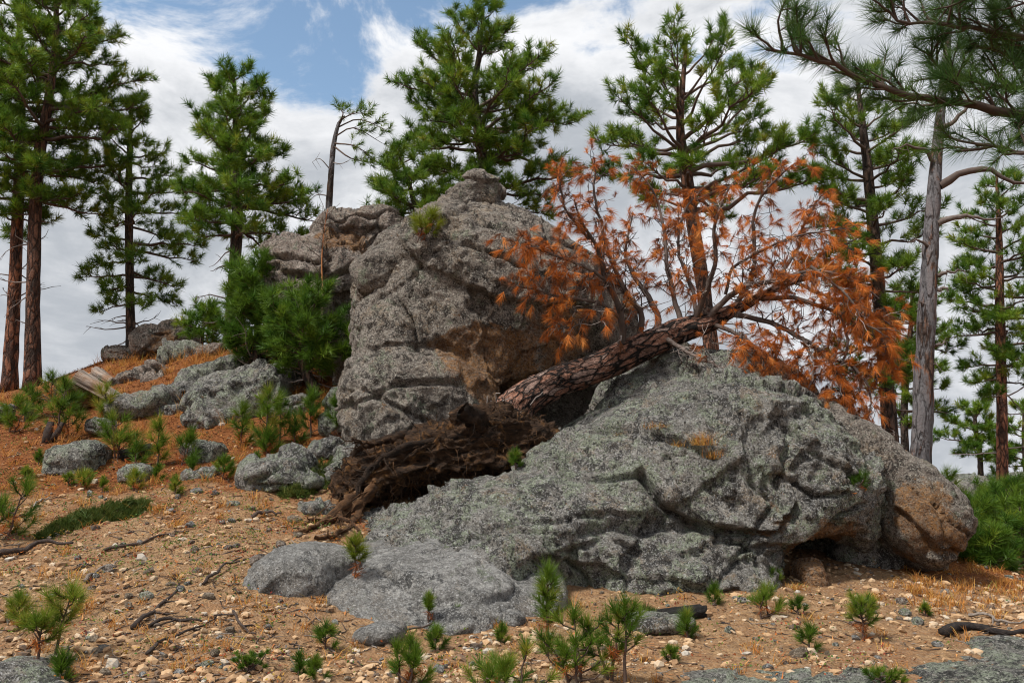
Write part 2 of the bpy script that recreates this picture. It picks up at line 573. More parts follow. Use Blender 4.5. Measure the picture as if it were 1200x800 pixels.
M['bark'] = bark_mat('pine_bark', (0.035, 0.024, 0.02), (0.13, 0.07, 0.05), (0.22, 0.10, 0.06))
M['bark_red'] = bark_mat('red_pine_bark', (0.04, 0.026, 0.022), (0.20, 0.085, 0.05), (0.30, 0.13, 0.075))
M['bark_dark'] = bark_mat('dark_pine_bark', (0.025, 0.02, 0.018), (0.085, 0.06, 0.05), (0.12, 0.075, 0.055))
M['bark_snag'] = bark_mat('weathered_snag', (0.03, 0.024, 0.022), (0.13, 0.085, 0.068), (0.19, 0.085, 0.045), 7.0, 0.22, 0.75)
M['twig'] = tone_mat('twig_bark', [(0.0, (0.035, 0.026, 0.022)), (0.5, (0.10, 0.075, 0.065)), (1.0, (0.34, 0.30, 0.28))], 0.9, 0, 25)
M['limb'] = tone_mat('limb_bark', [(0.0, (0.03, 0.022, 0.018)), (0.5, (0.09, 0.06, 0.048)), (1.0, (0.19, 0.15, 0.13))], 0.9, 0, 18)
M['root'] = tone_mat('root_wood', [(0.0, (0.018, 0.012, 0.009)), (0.35, (0.065, 0.038, 0.023)), (0.7, (0.16, 0.08, 0.037)), (1.0, (0.27, 0.17, 0.10))], 0.95, 0, 14, 0.07)
M['stick'] = tone_mat('ground_stick', [(0.0, (0.03, 0.025, 0.024)), (0.5, (0.12, 0.085, 0.07)), (1.0, (0.36, 0.31, 0.27))], 0.9, 0, 30, 0.04)
M['char'] = tone_mat('charred_wood', [(0.0, (0.008, 0.008, 0.008)), (1.0, (0.04, 0.036, 0.034))], 0.8, 0, 22, 0.06)


def wood_mat():
    m, t, b = new_mat('weathered_log')
    p = t.nodes.new('ShaderNodeTexCoord').outputs['Object']
    q = mapping(t, p, scale=(0.35, 6, 6))
    n1 = noise(t, q, 3.5, 8, 0.7, 0.5)
    c = mixc(t, maprange(t, n1, 0.32, 0.66), (0.06, 0.045, 0.038), (0.36, 0.30, 0.255))
    n2 = noise(t, p, 3, 4, 0.6)
    c = mixc(t, maprange(t, n2, 0.5, 0.7, 0, 0.7), c, (0.22, 0.11, 0.05))
    t.links.new(c, b.inputs['Base Color'])
    bump(t, b, n1, 1.0, 0.04)
    return m


M['log'] = wood_mat()


def soil_mat():
    m, t, b = new_mat('root_soil')
    p = geo_pos(t)
    n1 = noise(t, p, 5, 9, 0.72, 0.8)
    n2 = noise(t, mapping(t, p, rot=(0, 0.5, 0), scale=(0.35, 1, 1.2)), 14, 7, 0.7, 1.0)
    c = mixc(t, maprange(t, n2, 0.34, 0.66), (0.016, 0.010, 0.007), (0.095, 0.052, 0.028))
    c = mixc(t, maprange(t, n1, 0.51, 0.62, 0, 0.7), c, (0.26, 0.125, 0.042))
    t.links.new(c, b.inputs['Base Color'])
    bump(t, b, mathn(t, 'ADD', n1, mathn(t, 'MULTIPLY', n2, 1.2)), 1.0, 0.10)
    return m


M['soil'] = soil_mat()


def fallen_bark_mat():
    m, t, b = new_mat('plated_bark')
    p = geo_pos(t)
    n = t.nodes.new('ShaderNodeAttribute'); n.attribute_name = 'barkuv'
    uv = n.outputs['Vector']
    wn = noise(t, uv, 0.9, 5, 0.6, 0, True)
    wn2 = noise(t, uv, 3.0, 4, 0.6, 0, True)
    q = mixc(t, 1.0, uv, mixc(t, 1.0, wn, (1.1, 1.1, 1.1), 'MULTIPLY'), 'ADD')
    q = mixc(t, 1.0, q, mixc(t, 1.0, wn2, (0.35, 0.35, 0.35), 'MULTIPLY'), 'ADD')
    v = t.nodes.new('ShaderNodeTexVoronoi'); v.feature = 'DISTANCE_TO_EDGE'; v.inputs['Scale'].default_value = 1.0
    t.links.new(q, v.inputs['Vector'])
    v2 = t.nodes.new('ShaderNodeTexVoronoi'); v2.feature = 'DISTANCE_TO_EDGE'; v2.inputs['Scale'].default_value = 2.6
    t.links.new(q, v2.inputs['Vector'])
    vc = t.nodes.new('ShaderNodeTexVoronoi'); vc.inputs['Scale'].default_value = 1.0
    t.links.new(q, vc.inputs['Vector'])
    sc_ = t.nodes.new('ShaderNodeSeparateColor'); t.links.new(vc.outputs['Color'], sc_.inputs[0])
    n2 = noise(t, p, 34, 8, 0.75)
    n3 = noise(t, uv, 1.2, 6, 0.7, 0.5)
    c = mixc(t, maprange(t, n3, 0.35, 0.65), (0.16, 0.075, 0.05), (0.34, 0.165, 0.11))
    c = mixc(t, maprange(t, sc_.outputs[0], 0.5, 1.0, 0, .7), c, (0.36, 0.29, 0.26))
    c = mixc(t, maprange(t, n2, 0.52, 0.66, 0, 0.7), c, (0.46, 0.36, 0.31))
    c = mixc(t, maprange(t, n2, 0.32, 0.46, 0.85, 0), c, (0.07, 0.04, 0.032))
    c = mixc(t, maprange(t, v2.outputs['Distance'], 0.0, 0.07, 0.6, 0.0), c, (0.05, 0.03, 0.025))
    n4 = noise(t, uv, 0.6, 3, 0.5)
    wdt = maprange(t, n4, 0.35, 0.7, 0.6, 2.2)
    ed = mathn(t, 'DIVIDE', v.outputs['Distance'], wdt)
    c = mixc(t, maprange(t, ed, 0.035, 0.10, 1.0, 0.0), c, (0.016, 0.012, 0.011))
    t.links.new(c, b.inputs['Base Color'])
    h = mathn(t, 'ADD', maprange(t, ed, 0.0, 0.16), mathn(t, 'MULTIPLY', n2, 0.5))
    h = mathn(t, 'ADD', h, mathn(t, 'MULTIPLY', maprange(t, v2.outputs['Distance'], 0, .1), 0.25))
    bump(t, b, h, 1.0, 0.05)
    return m


M['fallen_bark'] = fallen_bark_mat()

# ------------------------------------------------------------------ terrain
CP = []
for px, py, Y in [
    (-150, 800, 5.4), (0, 800, 5.6), (200, 800, 5.6), (400, 800, 5.7), (600, 800, 5.8), (800, 800, 5.9), (1000, 800, 6.0), (1200, 800, 6.1), (1350, 800, 6.1),
    (-150, 690, 7.0), (0, 700, 6.9), (200, 700, 7.1), (330, 725, 6.9), (450, 750, 6.8), (560, 722, 7.5), (700, 695, 8.2), (900, 688, 8.5), (1060, 672, 9.3), (1200, 690, 9.3), (1350, 690, 9.3),
    (-150, 610, 8.6), (0, 620, 8.6), (150, 615, 8.7), (300, 625, 8.6), (400, 628, 8.6), (450, 622, 9.0),
    (-150, 535, 11), (0, 540, 11), (120, 540, 10.9), (250, 545, 10.6), (370, 555, 10.0),
    (-150, 478, 14), (0, 485, 13.8), (120, 470, 14), (240, 500, 12.2), (350, 485, 12.0),
    (-150, 452, 17), (15, 460, 16.5), (60, 448, 17), (130, 420, 17), (190, 415, 16.5), (250, 405, 15.5), (330, 400, 14.5), (400, 420, 13.6),
    (1200, 640, 12.5), (1130, 640, 11.5), (1080, 575, 13.5), (1200, 600, 17), (1350, 600, 17), (1150, 588, 21),
]:
    CP.append(at(px, py, Y))
CP += [np.array(p, float) for p in [(0, 9.6, 1.0), (1.5, 10.5, 1.0), (3.4, 10.8, 0.9), (0.5, 12.5, 2.2), (2.5, 13.5, 2.2), (-1.5, 13.5, 3.3), (0, 16, 3.4), (3, 17, 2.6),
                                    (-2, 20, 3.3), (-8, 22, 2.2), (4, 22, 1.8), (10, 24, 0.2), (-14, 24, 1.5), (0, 24, 2.2),
                                    (-6, 0, 0.1), (0, 0, 0.0), (6, 0, -0.05), (0, 3, 0.02), (-4, 3, .05), (4, 3, .02)]]
CP = np.array(CP)


def _k(r2):
    return 0.5 * r2 * np.log(r2 + 1e-9)


_n = len(CP)
_D = ((CP[:, None, :2] - CP[None, :, :2]) ** 2).sum(-1)
_A = np.zeros((_n + 3, _n + 3))
_A[:_n, :_n] = _k(_D) + np.eye(_n) * 0.15
_A[:_n, _n] = 1; _A[:_n, _n + 1:] = CP[:, :2]; _A[_n, :_n] = 1; _A[_n + 1:, :_n] = CP[:, :2].T
_W = np.linalg.solve(_A, np.concatenate([CP[:, 2], [0, 0, 0]]))


def gz(x, y, detail=True):
    x = np.atleast_1d(np.asarray(x, float)); y = np.atleast_1d(np.asarray(y, float))
    xc = np.clip(x, -11.5, 9.5); yc = np.clip(y, 0, 23)
    z = np.full(x.shape, _W[_n]) + _W[_n + 1] * xc + _W[_n + 2] * yc
    for i in range(_n):
        z += _W[i] * _k((xc - CP[i, 0]) ** 2 + (yc - CP[i, 1]) ** 2)
    d = np.hypot(np.maximum(np.maximum(-11.5 - x, x - 9.5), 0), np.maximum(np.maximum(-y, y - 23), 0))
    f = smooth01(d, 0, 45)
    z = z * (1 - f) + (-7.0) * f - 30 * smooth01(d, 30, 400)
    if detail:
        P = np.stack([x, y, np.zeros_like(x)], -1)
        near = 1 - smooth01(d, 0, 30)
        z = z + near * (0.05 * fbm(P, 0.9, 3, seed=3) + 0.028 * fbm(P, 4.5, 4, 0.55, seed=8)) + (1 - near) * fbm(P, 0.03, 3, seed=5) * 2.0
    return z


def gpt(px, py, y0=4.5, y1=30.0):
    """ground point seen at a photograph pixel"""
    a, b = at(px, py, y0), at(px, py, y1)
    lo, hi = 0.0, 1.0
    for n in (70, 24, 12):
        t = np.linspace(lo, hi, n)
        Q = a + (b - a) * t[:, None]
        below = Q[:, 2] < gzf(Q[:, 0], Q[:, 1])
        k = int(np.argmax(below)) if below.any() else n - 1
        lo, hi = t[max(k - 1, 0)], t[k]
    q = Q[k].copy(); q[2] = gzf(q[0], q[1])[0]
    return q


def axis_lines(a, b, step, far):
    l = list(np.arange(a, b + 1e-6, step))
    d, x = step, b
    while x < far:
        d *= 1.22; x += d; l.append(x)
    d, x = step, a
    while x > -far:
        d *= 1.22; x -= d; l.insert(0, x)
    return np.array(l)


GSTEP = 0.06
gx = axis_lines(-7.6, 7.2, GSTEP, 3500)
gy = axis_lines(4.2, 15.5, GSTEP, 3500)
GX, GY = np.meshgrid(gx, gy, indexing='xy')
X, Y_ = GX.ravel(), GY.ravel()
Zg = gz(X, Y_)


_ax0, _ay0 = -7.6, 4.2
_ix0 = int(np.argmin(np.abs(gx - _ax0))); _iy0 = int(np.argmin(np.abs(gy - _ay0)))
_nxd = int(round((7.2 + 7.6) / GSTEP)); _nyd = int(round((15.5 - 4.2) / GSTEP))
ZD = Zg.reshape(len(gy), len(gx))[_iy0:_iy0 + _nyd + 1, _ix0:_ix0 + _nxd + 1]


def gzf(x, y):
    """height of the ground mesh itself"""
    x = np.atleast_1d(np.asarray(x, float)); y = np.atleast_1d(np.asarray(y, float))
    u = (x - gx[_ix0]) / GSTEP; v = (y - gy[_iy0]) / GSTEP
    ok = (u >= 0) & (v >= 0) & (u < ZD.shape[1] - 1) & (v < ZD.shape[0] - 1)
    i = np.clip(u.astype(int), 0, ZD.shape[1] - 2); j = np.clip(v.astype(int), 0, ZD.shape[0] - 2)
    fu, fv = u - i, v - j
    z = ZD[j, i] * (1 - fu) * (1 - fv) + ZD[j, i + 1] * fu * (1 - fv) + ZD[j + 1, i] * (1 - fu) * fv + ZD[j + 1, i + 1] * fu * fv
    if not ok.all():
        z = z.copy(); z[~ok] = gz(x[~ok], y[~ok])
    return z


def litter_amt(x, y):
    up = smooth01(y, 8.6, 11.0) * (1 - smooth01(x, -2.0, 0.5))
    fr = 0.40 * smooth01(y, 7.2, 9.2) * (1 - smooth01(x, -1.5, 0.5))
    rt = 0.7 * smooth01(y, 8.3, 9.6) * smooth01(x, 2.6, 4.4)
    back = smooth01(y, 11, 13)
    left = 0.16 + 0 * x
    return np.clip(np.maximum.reduce([up * 1.0, fr, rt, back, left]), 0.05, 1)


nx, ny = len(gx), len(gy)
ii = (np.arange(ny - 1)[:, None] * nx + np.arange(nx - 1)[None, :]).ravel()
gq = np.stack([ii, ii + 1, ii + nx + 1, ii + nx], -1)
ground = add_obj('ground', mesh_from(np.stack([X, Y_, Zg], -1), [gq], 'ground', {'litter': litter_amt(X, Y_)}), M['ground'])
tag(ground, kind='structure')

# ------------------------------------------------------------------ rocks: signed distance fields turned into meshes
ROCKS = []      # (field, lo, hi)


class E:
    """superellipsoid given at a photograph pixel and real depth; radii in pixels at that depth and metres in depth"""
    def __init__(s, px, py, Y, rx, rz, ry, rot=0, n=2.4, yaw=0, tilt=0, sub=False):
        s.c = at(px, py, Y); k = m_per_px(Y)
        s.r = np.array([rx * k, ry, rz * k], np.float32); s.n = n; s.sub = sub
        a, b, c = radians(rot), radians(yaw), radians(tilt)
        Ry = np.array([[cos(a), 0, -sin(a)], [0, 1, 0], [sin(a), 0, cos(a)]])   # positive = rises to the right
        Rz = np.array([[cos(b), -sin(b), 0], [sin(b), cos(b), 0], [0, 0, 1]])
        Rx = np.array([[1, 0, 0], [0, cos(c), -sin(c)], [0, sin(c), cos(c)]])
        s.R = (Rz @ Ry @ Rx).astype(np.float32)

    def d(s, P):
        q = (P - s.c.astype(np.float32)) @ s.R
        q = np.abs(q) / s.r
        if s.n == 2:
            k = np.sqrt((q * q).sum(-1))
        else:
            k = (q ** s.n).sum(-1) ** (1 / s.n)
        k1 = np.sqrt(((q / s.r) ** 2).sum(-1)) + 1e-6
        k0 = np.sqrt((q * q).sum(-1)) + 1e-6
        return (k - 1) * np.minimum(k0 / k1, s.r.max())


def field(prims, blend):
    pos = [p for p in prims if not p.sub]; neg = [p for p in prims if p.sub]

    def f(P):
        d = None
        for p in pos:
            e = p.d(P)
            if d is None:
                d = e
            else:
                h = np.maximum(blend - np.abs(d - e), 0) / blend
                d = np.minimum(d, e) - h * h * blend * 0.25
        for p in neg:
            e = -p.d(P)
            h = np.maximum(blend * .6 - np.abs(d - e), 0) / (blend * .6)
            d = np.maximum(d, e) + h * h * blend * .6 * 0.25
        return d
    lo = np.min([p.c - p.r.max() * 1.0 - 0.0 for p in pos], 0)
    hi = np.max([p.c + p.r.max() for p in pos], 0)
    # tighter box from the rotated radii
    lo = np.min([p.c - np.abs(p.R) @ p.r for p in pos], 0) - 0.15
    hi = np.max([p.c + np.abs(p.R) @ p.r for p in pos], 0) + 0.15
    return f, lo, hi


def surface_nets(f, lo, hi, h):
    ns = [int(math.ceil((hi[i] - lo[i]) / h)) + 1 for i in range(3)]
    ax = [(lo[i] + h * np.arange(ns[i])).astype(np.float32) for i in range(3)]
    S = np.empty(ns, np.float32)
    # coarse pass, then refine only the blocks near the surface
    B = 4
    nc = [(n + B - 1) // B + 1 for n in ns]
    cax = [(lo[i] + h * B * np.arange(nc[i])).astype(np.float32) for i in range(3)]
    G = np.stack(np.meshgrid(*cax, indexing='ij'), -1).reshape(-1, 3)
    C = f(G).reshape(nc)
    near = np.abs(C) < h * B * 2.6
    blk = np.zeros([n - 1 for n in nc], bool)
    for dx in (0, 1):
        for dy in (0, 1):
            for dz in (0, 1):
                blk |= near[dx:nc[0] - 1 + dx, dy:nc[1] - 1 + dy, dz:nc[2] - 1 + dz]
    up = lambda A: np.repeat(np.repeat(np.repeat(A, B, 0), B, 1), B, 2)[:ns[0], :ns[1], :ns[2]]
    S[:] = up(C[:-1, :-1, :-1])
    todo = np.argwhere(up(blk))
    for q in range(0, len(todo), 400000):
        tq = todo[q:q + 400000]
        P = np.stack([ax[0][tq[:, 0]], ax[1][tq[:, 1]], ax[2][tq[:, 2]]], -1)
        S[tq[:, 0], tq[:, 1], tq[:, 2]] = f(P)
    neg = S < 0
    a = neg[:-1, :-1, :-1].astype(np.int8)
    tot = np.zeros_like(a)
    for dx in (0, 1):
        for dy in (0, 1):
            for dz in (0, 1):
                tot += neg[dx:ns[0] - 1 + dx, dy:ns[1] - 1 + dy, dz:ns[2] - 1 + dz]
    act = (tot > 0) & (tot < 8)
    cells = np.argwhere(act)
    idx = np.full(act.shape, -1, np.int32)
    idx[act] = np.arange(len(cells))
    acc = np.zeros((len(cells), 3)); cnt = np.zeros(len(cells))
    corners = [(x, y, z) for x in (0, 1) for y in (0, 1) for z in (0, 1)]
    vals = {c: S[cells[:, 0] + c[0], cells[:, 1] + c[1], cells[:, 2] + c[2]] for c in corners}
    for c in corners:
        for axs in range(3):
            if c[axs] == 0:
                e = list(c); e[axs] = 1; e = tuple(e)
                a0, a1 = vals[c], vals[e]
                m = (a0 < 0) != (a1 < 0)
                t = np.where(m, a0 / np.where(m, a0 - a1, 1), 0)
                p = np.tile(np.array(c, float), (len(cells), 1)); p[:, axs] += t
                acc[m] += p[m]; cnt[m] += 1
    V = (cells + acc / cnt[:, None]) * h + lo
    quads = []
    for axs in range(3):
        sl0 = [slice(1, -1)] * 3; sl1 = [slice(1, -1)] * 3
        sl0[axs] = slice(0, -1); sl1[axs] = slice(1, None)
        s0 = neg[tuple(sl0)]; s1 = neg[tuple(sl1)]
        e = np.argwhere(s0 != s1)
        off = np.array([1, 1, 1]); off[axs] = 0
        g = e + off
        flip = s0[tuple(e.T)]
        u, v = [(1, 2), (2, 0), (0, 1)][axs]
        def cell(du, dv):
            c = g.copy(); c[:, u] -= du; c[:, v] -= dv
            return idx[c[:, 0], c[:, 1], c[:, 2]]
        q = np.stack([cell(1, 1), cell(0, 1), cell(0, 0), cell(1, 0)], -1)
        q = np.where(flip[:, None], q, q[:, ::-1])
        quads.append(q[(q >= 0).all(1)])
    return V, np.vstack(quads)


def vert_normals(V, Q):
    n = np.cross(V[Q[:, 2]] - V[Q[:, 0]], V[Q[:, 3]] - V[Q[:, 1]])
    out = np.zeros_like(V)
    for k in range(4):
        for a in range(3):
            out[:, a] += np.bincount(Q[:, k], n[:, a], len(V))
    return out / (np.linalg.norm(out, axis=1, keepdims=True) + 1e-12)


def facets(P, scale, seed):
    """broken planar faces: every cell gets a random plane"""
    Q = np.asarray(P, np.float32) * scale
    i = np.floor(Q).astype(np.int64)
    f1 = np.full(len(Q), 9.0, np.float32)
    val = np.zeros(len(Q), np.float32)
    for dx in (-1, 0, 1):
        for dy in (-1, 0, 1):
            for dz in (-1, 0, 1):
                c = i + np.array([dx, dy, dz])
                h = [_hash(c[:, 0] + 5000, c[:, 1] + 5000, c[:, 2] + 5000, seed + k) for k in range(4)]
                o = np.stack([c[:, k] + h[k] - Q[:, k] for k in range(3)], -1)
                d = (o * o).sum(-1)
                m = d < f1
                pl = (h[3] - 0.5) * 0.7 + o[:, 0] * (h[1] - .5) * 1.5 + o[:, 1] * (h[2] - .5) * 1.5 + o[:, 2] * (h[0] - .5) * 1.5
                val = np.where(m, pl, val)
                f1 = np.where(m, d, f1)
    return val


def seg_dist(P2, poly):
    """distance of points (n,2) to a polyline in the x-z plane, and the side"""
    best = np.full(len(P2), 9e9)
    for a, b in zip(poly[:-1], poly[1:]):
        ab = b - a
        t = np.clip(((P2 - a) @ ab) / (ab @ ab), 0, 1)
        d = np.linalg.norm(P2 - (a + t[:, None] * ab), axis=1)
        best = np.minimum(best, d)
    return best


def make_rock(name, prims, label, h=0.03, blend=0.3, amp=(0.10, 0.045, 0.018), wl=(1.1, 0.32, 0.09), seed=0, mat='granite',
              cracks=(), rust=None, ledge=0.0, cat='boulder', group=None, keep_below=0.35, tilt_layers=None):
    f, lo, hi = field(prims, blend)
    ROCKS.append((f, lo, hi))
    V, Q = surface_nets(f, lo, hi, h)
    N = vert_normals(V, Q)
    d = amp[0] * fbm(V, 1 / wl[0], 2, 0.4, seed) * 1.0
    warp = np.stack([fbm(V, 1.7, 3, 0.5, seed + 90 + k) for k in range(3)], -1) * 0.22
    d += facets(V + warp * .5, 0.5 / wl[0], seed + 5) * amp[0] * 1.5
    d += facets(V + warp * .6, 1.1 / wl[0], seed + 4) * amp[0] * 0.75
    d += facets(V + warp * 0.6, 0.75 / wl[1], seed + 6) * amp[1] * 0.7
    if ledge:
        # stepped joints: layers tilted in the rock
        g = tilt_layers if tilt_layers is not None else (0.25, 0.1, 1.0)
        hgt = V @ np.array(g) + 0.35 * fbm(V, 0.8, 3, 0.5, seed + 40)
        s = hgt / ledge - np.floor(hgt / ledge)
        lm = smooth01(fbm(V, 0.7, 2, 0.5, seed + 43), -0.15, 0.3)
        d += lm * (-0.12 * ledge * (smooth01(s, 0.84, 0.97) * (1 - smooth01(s, 0.97, 1.0))) + 0.07 * ledge * (s - .5))
    V2 = V + N * d[:, None]
    rmask = 0.25 + 0.75 * smooth01(fbm(V2, 1.1, 3, 0.5, seed + 77), -0.25, 0.3)
    d2 = amp[1] * fbm(V2, 1 / wl[1], 4, 0.55, seed + 11) * 0.6
    rg = ridged(V2 + warp * .5, 0.55 / wl[1], 3, seed + 23)
    d2 -= amp[1] * 0.7 * smooth01(rg, 0.74, 0.95) * rmask
    d2 += amp[2] * fbm(V2, 1 / wl[2], 3, 0.6, seed + 31) * 1.5 * rmask
    d2 += facets(V2, 0.8 / wl[2], seed + 8) * amp[2] * 0.9 * rmask
    d2 += facets(V2 + warp * .3, 0.9 / (wl[2] * 2.1), seed + 9) * amp[2] * 1.2
    f1, f2, _ = worley((V2 + warp * 0.9) * np.array([1, 1, 1.35]), 0.62 / wl[0] * 1.15, seed + 63)
    sel = smooth01(fbm(V2, 0.9, 2, .5, seed + 65), -.05, .2)
    d2 -= amp[1] * 1.7 * (1 - smooth01(f2 - f1, 0.0, 0.05)) * sel
    P2 = V[:, [0, 2]]
    for poly, wid, dep, under in cracks:
        pw = np.array([at(*q)[[0, 2]] for q in poly])
        ys = np.mean([q[2] for q in poly])
        dd = seg_dist(P2 + 0.05 * np.stack([fbm(V, 2.5, 3, seed=61), fbm(V, 2.5, 3, seed=62)], -1), pw)
        front = smooth01(-N[:, 1], -0.25, 0.2)
        d2 -= dep * (1 - smooth01(dd, 0, wid)) * front
        # the lip above the crack stands a little proud
        if under:
            zz = np.interp(P2[:, 0], pw[:, 0], pw[:, 1]) if pw[0, 0] < pw[-1, 0] else np.interp(P2[:, 0], pw[::-1, 0], pw[::-1, 1])
            inx = (P2[:, 0] > pw[:, 0].min()) & (P2[:, 0] < pw[:, 0].max())
            d2 += under * (1 - smooth01(P2[:, 1] - zz, 0.0, 0.45)) * (P2[:, 1] > zz) * inx * front * smooth01(dd, 0, wid)
    V3 = V2 + N * d2[:, None]
    ru = np.zeros(len(V))
    for (px, py, Yr, rad, s) in (rust or ()):
        c = at(px, py, Yr)
        dd = np.linalg.norm((V3 - c) * np.array([1, 0.6, 1]), axis=1) + 0.25 * fbm(V3, 1.6, 4, .6, seed + 71)
        ru = np.maximum(ru, s * (1 - smooth01(dd, rad * 0.35, rad)))
    # drop what lies deep in the ground
    zg = gzf(V3[:, 0], V3[:, 1])
    ok = V3[:, 2] > zg - keep_below
    Q = Q[ok[Q].any(1)]
    used = np.unique(Q)
    rem = np.full(len(V3), -1, np.int64); rem[used] = np.arange(len(used))
    V3, Q, ru = V3[used], rem[Q], ru[used]
    o = np.array([V3[:, 0].mean(), V3[:, 1].mean(), V3[:, 2].min()])
    ob = add_obj(name, mesh_from(V3 - o, [Q], name, {'rust': ru}), M[mat], None, o)
    return tag(ob, label, cat, group)


make_rock('dome_rock', [
    E(800, 590, 10.3, 205, 140, 1.75, 14, 2.3), E(590, 650, 9.7, 205, 82, 1.45, 17, 2.3), E(905, 570, 10.0, 100, 78, 1.35, -14, 2.6),
    E(830, 490, 11.0, 130, 60, 1.0, -4, 2.3), E(500, 700, 8.8, 150, 52, 1.0, 17, 2.4), E(760, 680, 9.6, 170, 60, 1.35, 0, 2.4),
    E(830, 440, 11.3, 75, 24, 0.8, -6, 2.4), E(680, 575, 10.4, 110, 62, 1.3, 22, 2.3),
    E(965, 672, 8.9, 72, 36, 1.25, 20, 2.2, sub=True)],
    'huge grey lichen-covered granite dome under the fallen tree', h=0.021, blend=0.25, seed=3, mat='granite',
    amp=(0.12, 0.065, 0.028), ledge=0.36, tilt_layers=(-0.30, 0.25, 0.9),
    cracks=[([(745, 555, 9), (765, 585, 9), (800, 610, 9), (850, 622, 9), (890, 618, 9), (915, 590, 9)], 0.055, 0.14, 0.10),
            ([(860, 640, 9), (910, 635, 9), (950, 615, 9), (1000, 590, 9)], 0.05, 0.10, 0.06),
            ([(835, 530, 9), (870, 570, 9), (900, 600, 9)], 0.05, 0.06, 0.0),
            ([(640, 640, 9), (700, 625, 9), (740, 640, 9)], 0.04, 0.04, 0.02),
            ([(695, 505, 9), (740, 500, 9), (790, 520, 9), (825, 538, 9)], 0.045, 0.06, 0.05),
            ([(870, 475, 9), (920, 500, 9), (950, 530, 9), (990, 560, 9)], 0.045, 0.07, 0.05),
            ([(540, 645, 9), (620, 615, 9), (690, 600, 9), (745, 600, 9)], 0.035, 0.04, 0.02),
            ([(640, 562, 9), (690, 562, 9), (745, 555, 9)], 0.04, 0.05, 0.03),
            ([(905, 555, 9), (940, 580, 9), (978, 575, 9)], 0.04, 0.06, 0.03),
            ([(815, 688, 9), (835, 660, 9), (860, 640, 9)], 0.04, 0.06, 0.0)],
    rust=[(960, 640, 9.0, 0.65, 0.6), (900, 615, 8.9, 0.4, 0.5), (960, 555, 9.2, 0.35, 0.5)], cat='rock')

make_rock('apron_rock', [E(445, 718, 7.9, 140, 48, 1.1, 12, 3.0, tilt=26), E(378, 736, 7.45, 80, 28, 0.65, 6, 2.8, tilt=24), E(560, 712, 8.3, 110, 42, 0.85, 14, 2.6, tilt=15)],
          'smooth blue-grey granite apron sloping down in front of the dome', h=0.026, blend=0.3, seed=12, mat='granite_smooth',
          amp=(0.09, 0.025, 0.010), cat='rock', cracks=[([(395, 690, 8), (400, 715, 8), (398, 730, 8)], .03, .03, 0), ([(430, 720, 8), (500, 735, 8), (560, 715, 8)], .035, .04, .02), ([(470, 665, 8), (520, 690, 8), (600, 690, 8)], .035, .04, .02)])
make_rock('rounded_boulder', [E(342, 684, 7.7, 52, 36, 0.42, 14, 2.7), E(385, 668, 8.0, 48, 26, 0.4, 6, 2.5)],
          'low rounded grey boulder with a tiny pine sprouting at its end', h=0.022, blend=0.25, seed=15, mat='granite_smooth', amp=(0.05, 0.02, 0.008))

make_rock('towering_boulder', [
    E(565, 375, 12.4, 148, 116, 1.55, -8, 2.7), E(615, 344, 12.5, 98, 68, 1.2, -26, 2.6), E(668, 395, 12.7, 66, 85, 1.2, -18, 2.4),
    E(472, 430, 11.8, 60, 85, 0.95, 4, 3.0), E(505, 480, 11.2, 95, 60, 0.85, -4, 3.0), E(455, 505, 10.9, 48, 60, 0.7, 0, 2.8),
    E(660, 485, 11.2, 90, 34, 0.6, 8, sub=True), E(620, 470, 12.4, 110, 60, 1.0, 0)],
    'towering brown-grey granite boulder leaning over the fallen trunk', h=0.026, blend=0.25, seed=27, mat='granite_brown',
    amp=(0.12, 0.06, 0.026), ledge=0.8, tilt_layers=(0.35, 0.1, 0.8),
    cracks=[([(430, 350, 11), (470, 330, 11), (520, 290, 11)], 0.04, 0.05, 0.0), ([(420, 480, 11), (470, 455, 11), (540, 455, 11)], 0.05, 0.08, 0.03),
            ([(430, 410, 11), (520, 405, 11), (600, 440, 11)], 0.05, 0.04, 0.02)],
    rust=[(580, 430, 11.0, 0.9, 0.8), (540, 410, 11.0, 0.5, 0.6), (650, 400, 11.3, 0.8, 0.5)])
make_rock('wedged_rock', [E(472, 312, 11.8, 42, 26, 0.6, 30, 3.2), E(442, 328, 11.7, 26, 22, 0.5, 20, 3.2)],
          'grey block wedged against the shoulder of the towering boulder', h=0.026, blend=0.2, seed=31, mat='granite_brown', amp=(0.05, 0.03, 0.014))
make_rock('cap_rock', [E(543, 238, 11.9, 24, 15, 0.45, 12, 5.0), E(566, 231, 11.95, 22, 18, 0.42, -14, 5.0)],
          'flat capstone perched on top of the towering boulder', h=0.02, blend=0.03, seed=33, mat='granite_brown', amp=(0.06, 0.03, 0.014), wl=(.5, .2, .08), cat='rock')
make_rock('perched_rock', [E(521, 262, 11.75, 16, 19, 0.35, -18, 3.2)],
          'small rock leaning under the left edge of the capstone', h=0.024, blend=0.12, seed=35, mat='granite_brown', amp=(0.03, 0.025, 0.012), cat='rock')
make_rock('overhanging_boulder', [
    E(1012, 560, 10.2, 92, 36, 1.0, -44, 3.6), E(1056, 606, 9.9, 38, 44, 0.95, -38, 3.6), E(965, 512, 10.8, 60, 30, 0.9, -32, 3.0),
    E(1056, 650, 10.4, 24, 30, 0.6, 0, 2.6)],
    'rust-stained granite boulder overhanging the gravel beside the dome', h=0.026, blend=0.25, seed=41, mat='granite_brown',
    amp=(0.08, 0.03, 0.018), ledge=0.5, tilt_layers=(0.6, 0.1, 0.8),
    cracks=[([(1060, 600, 9), (1090, 640, 9), (1125, 645, 9)], 0.05, 0.08, 0.03)],
    rust=[(1072, 590, 9.2, 0.42, .62), (1085, 620, 9.2, 0.42, .66)])
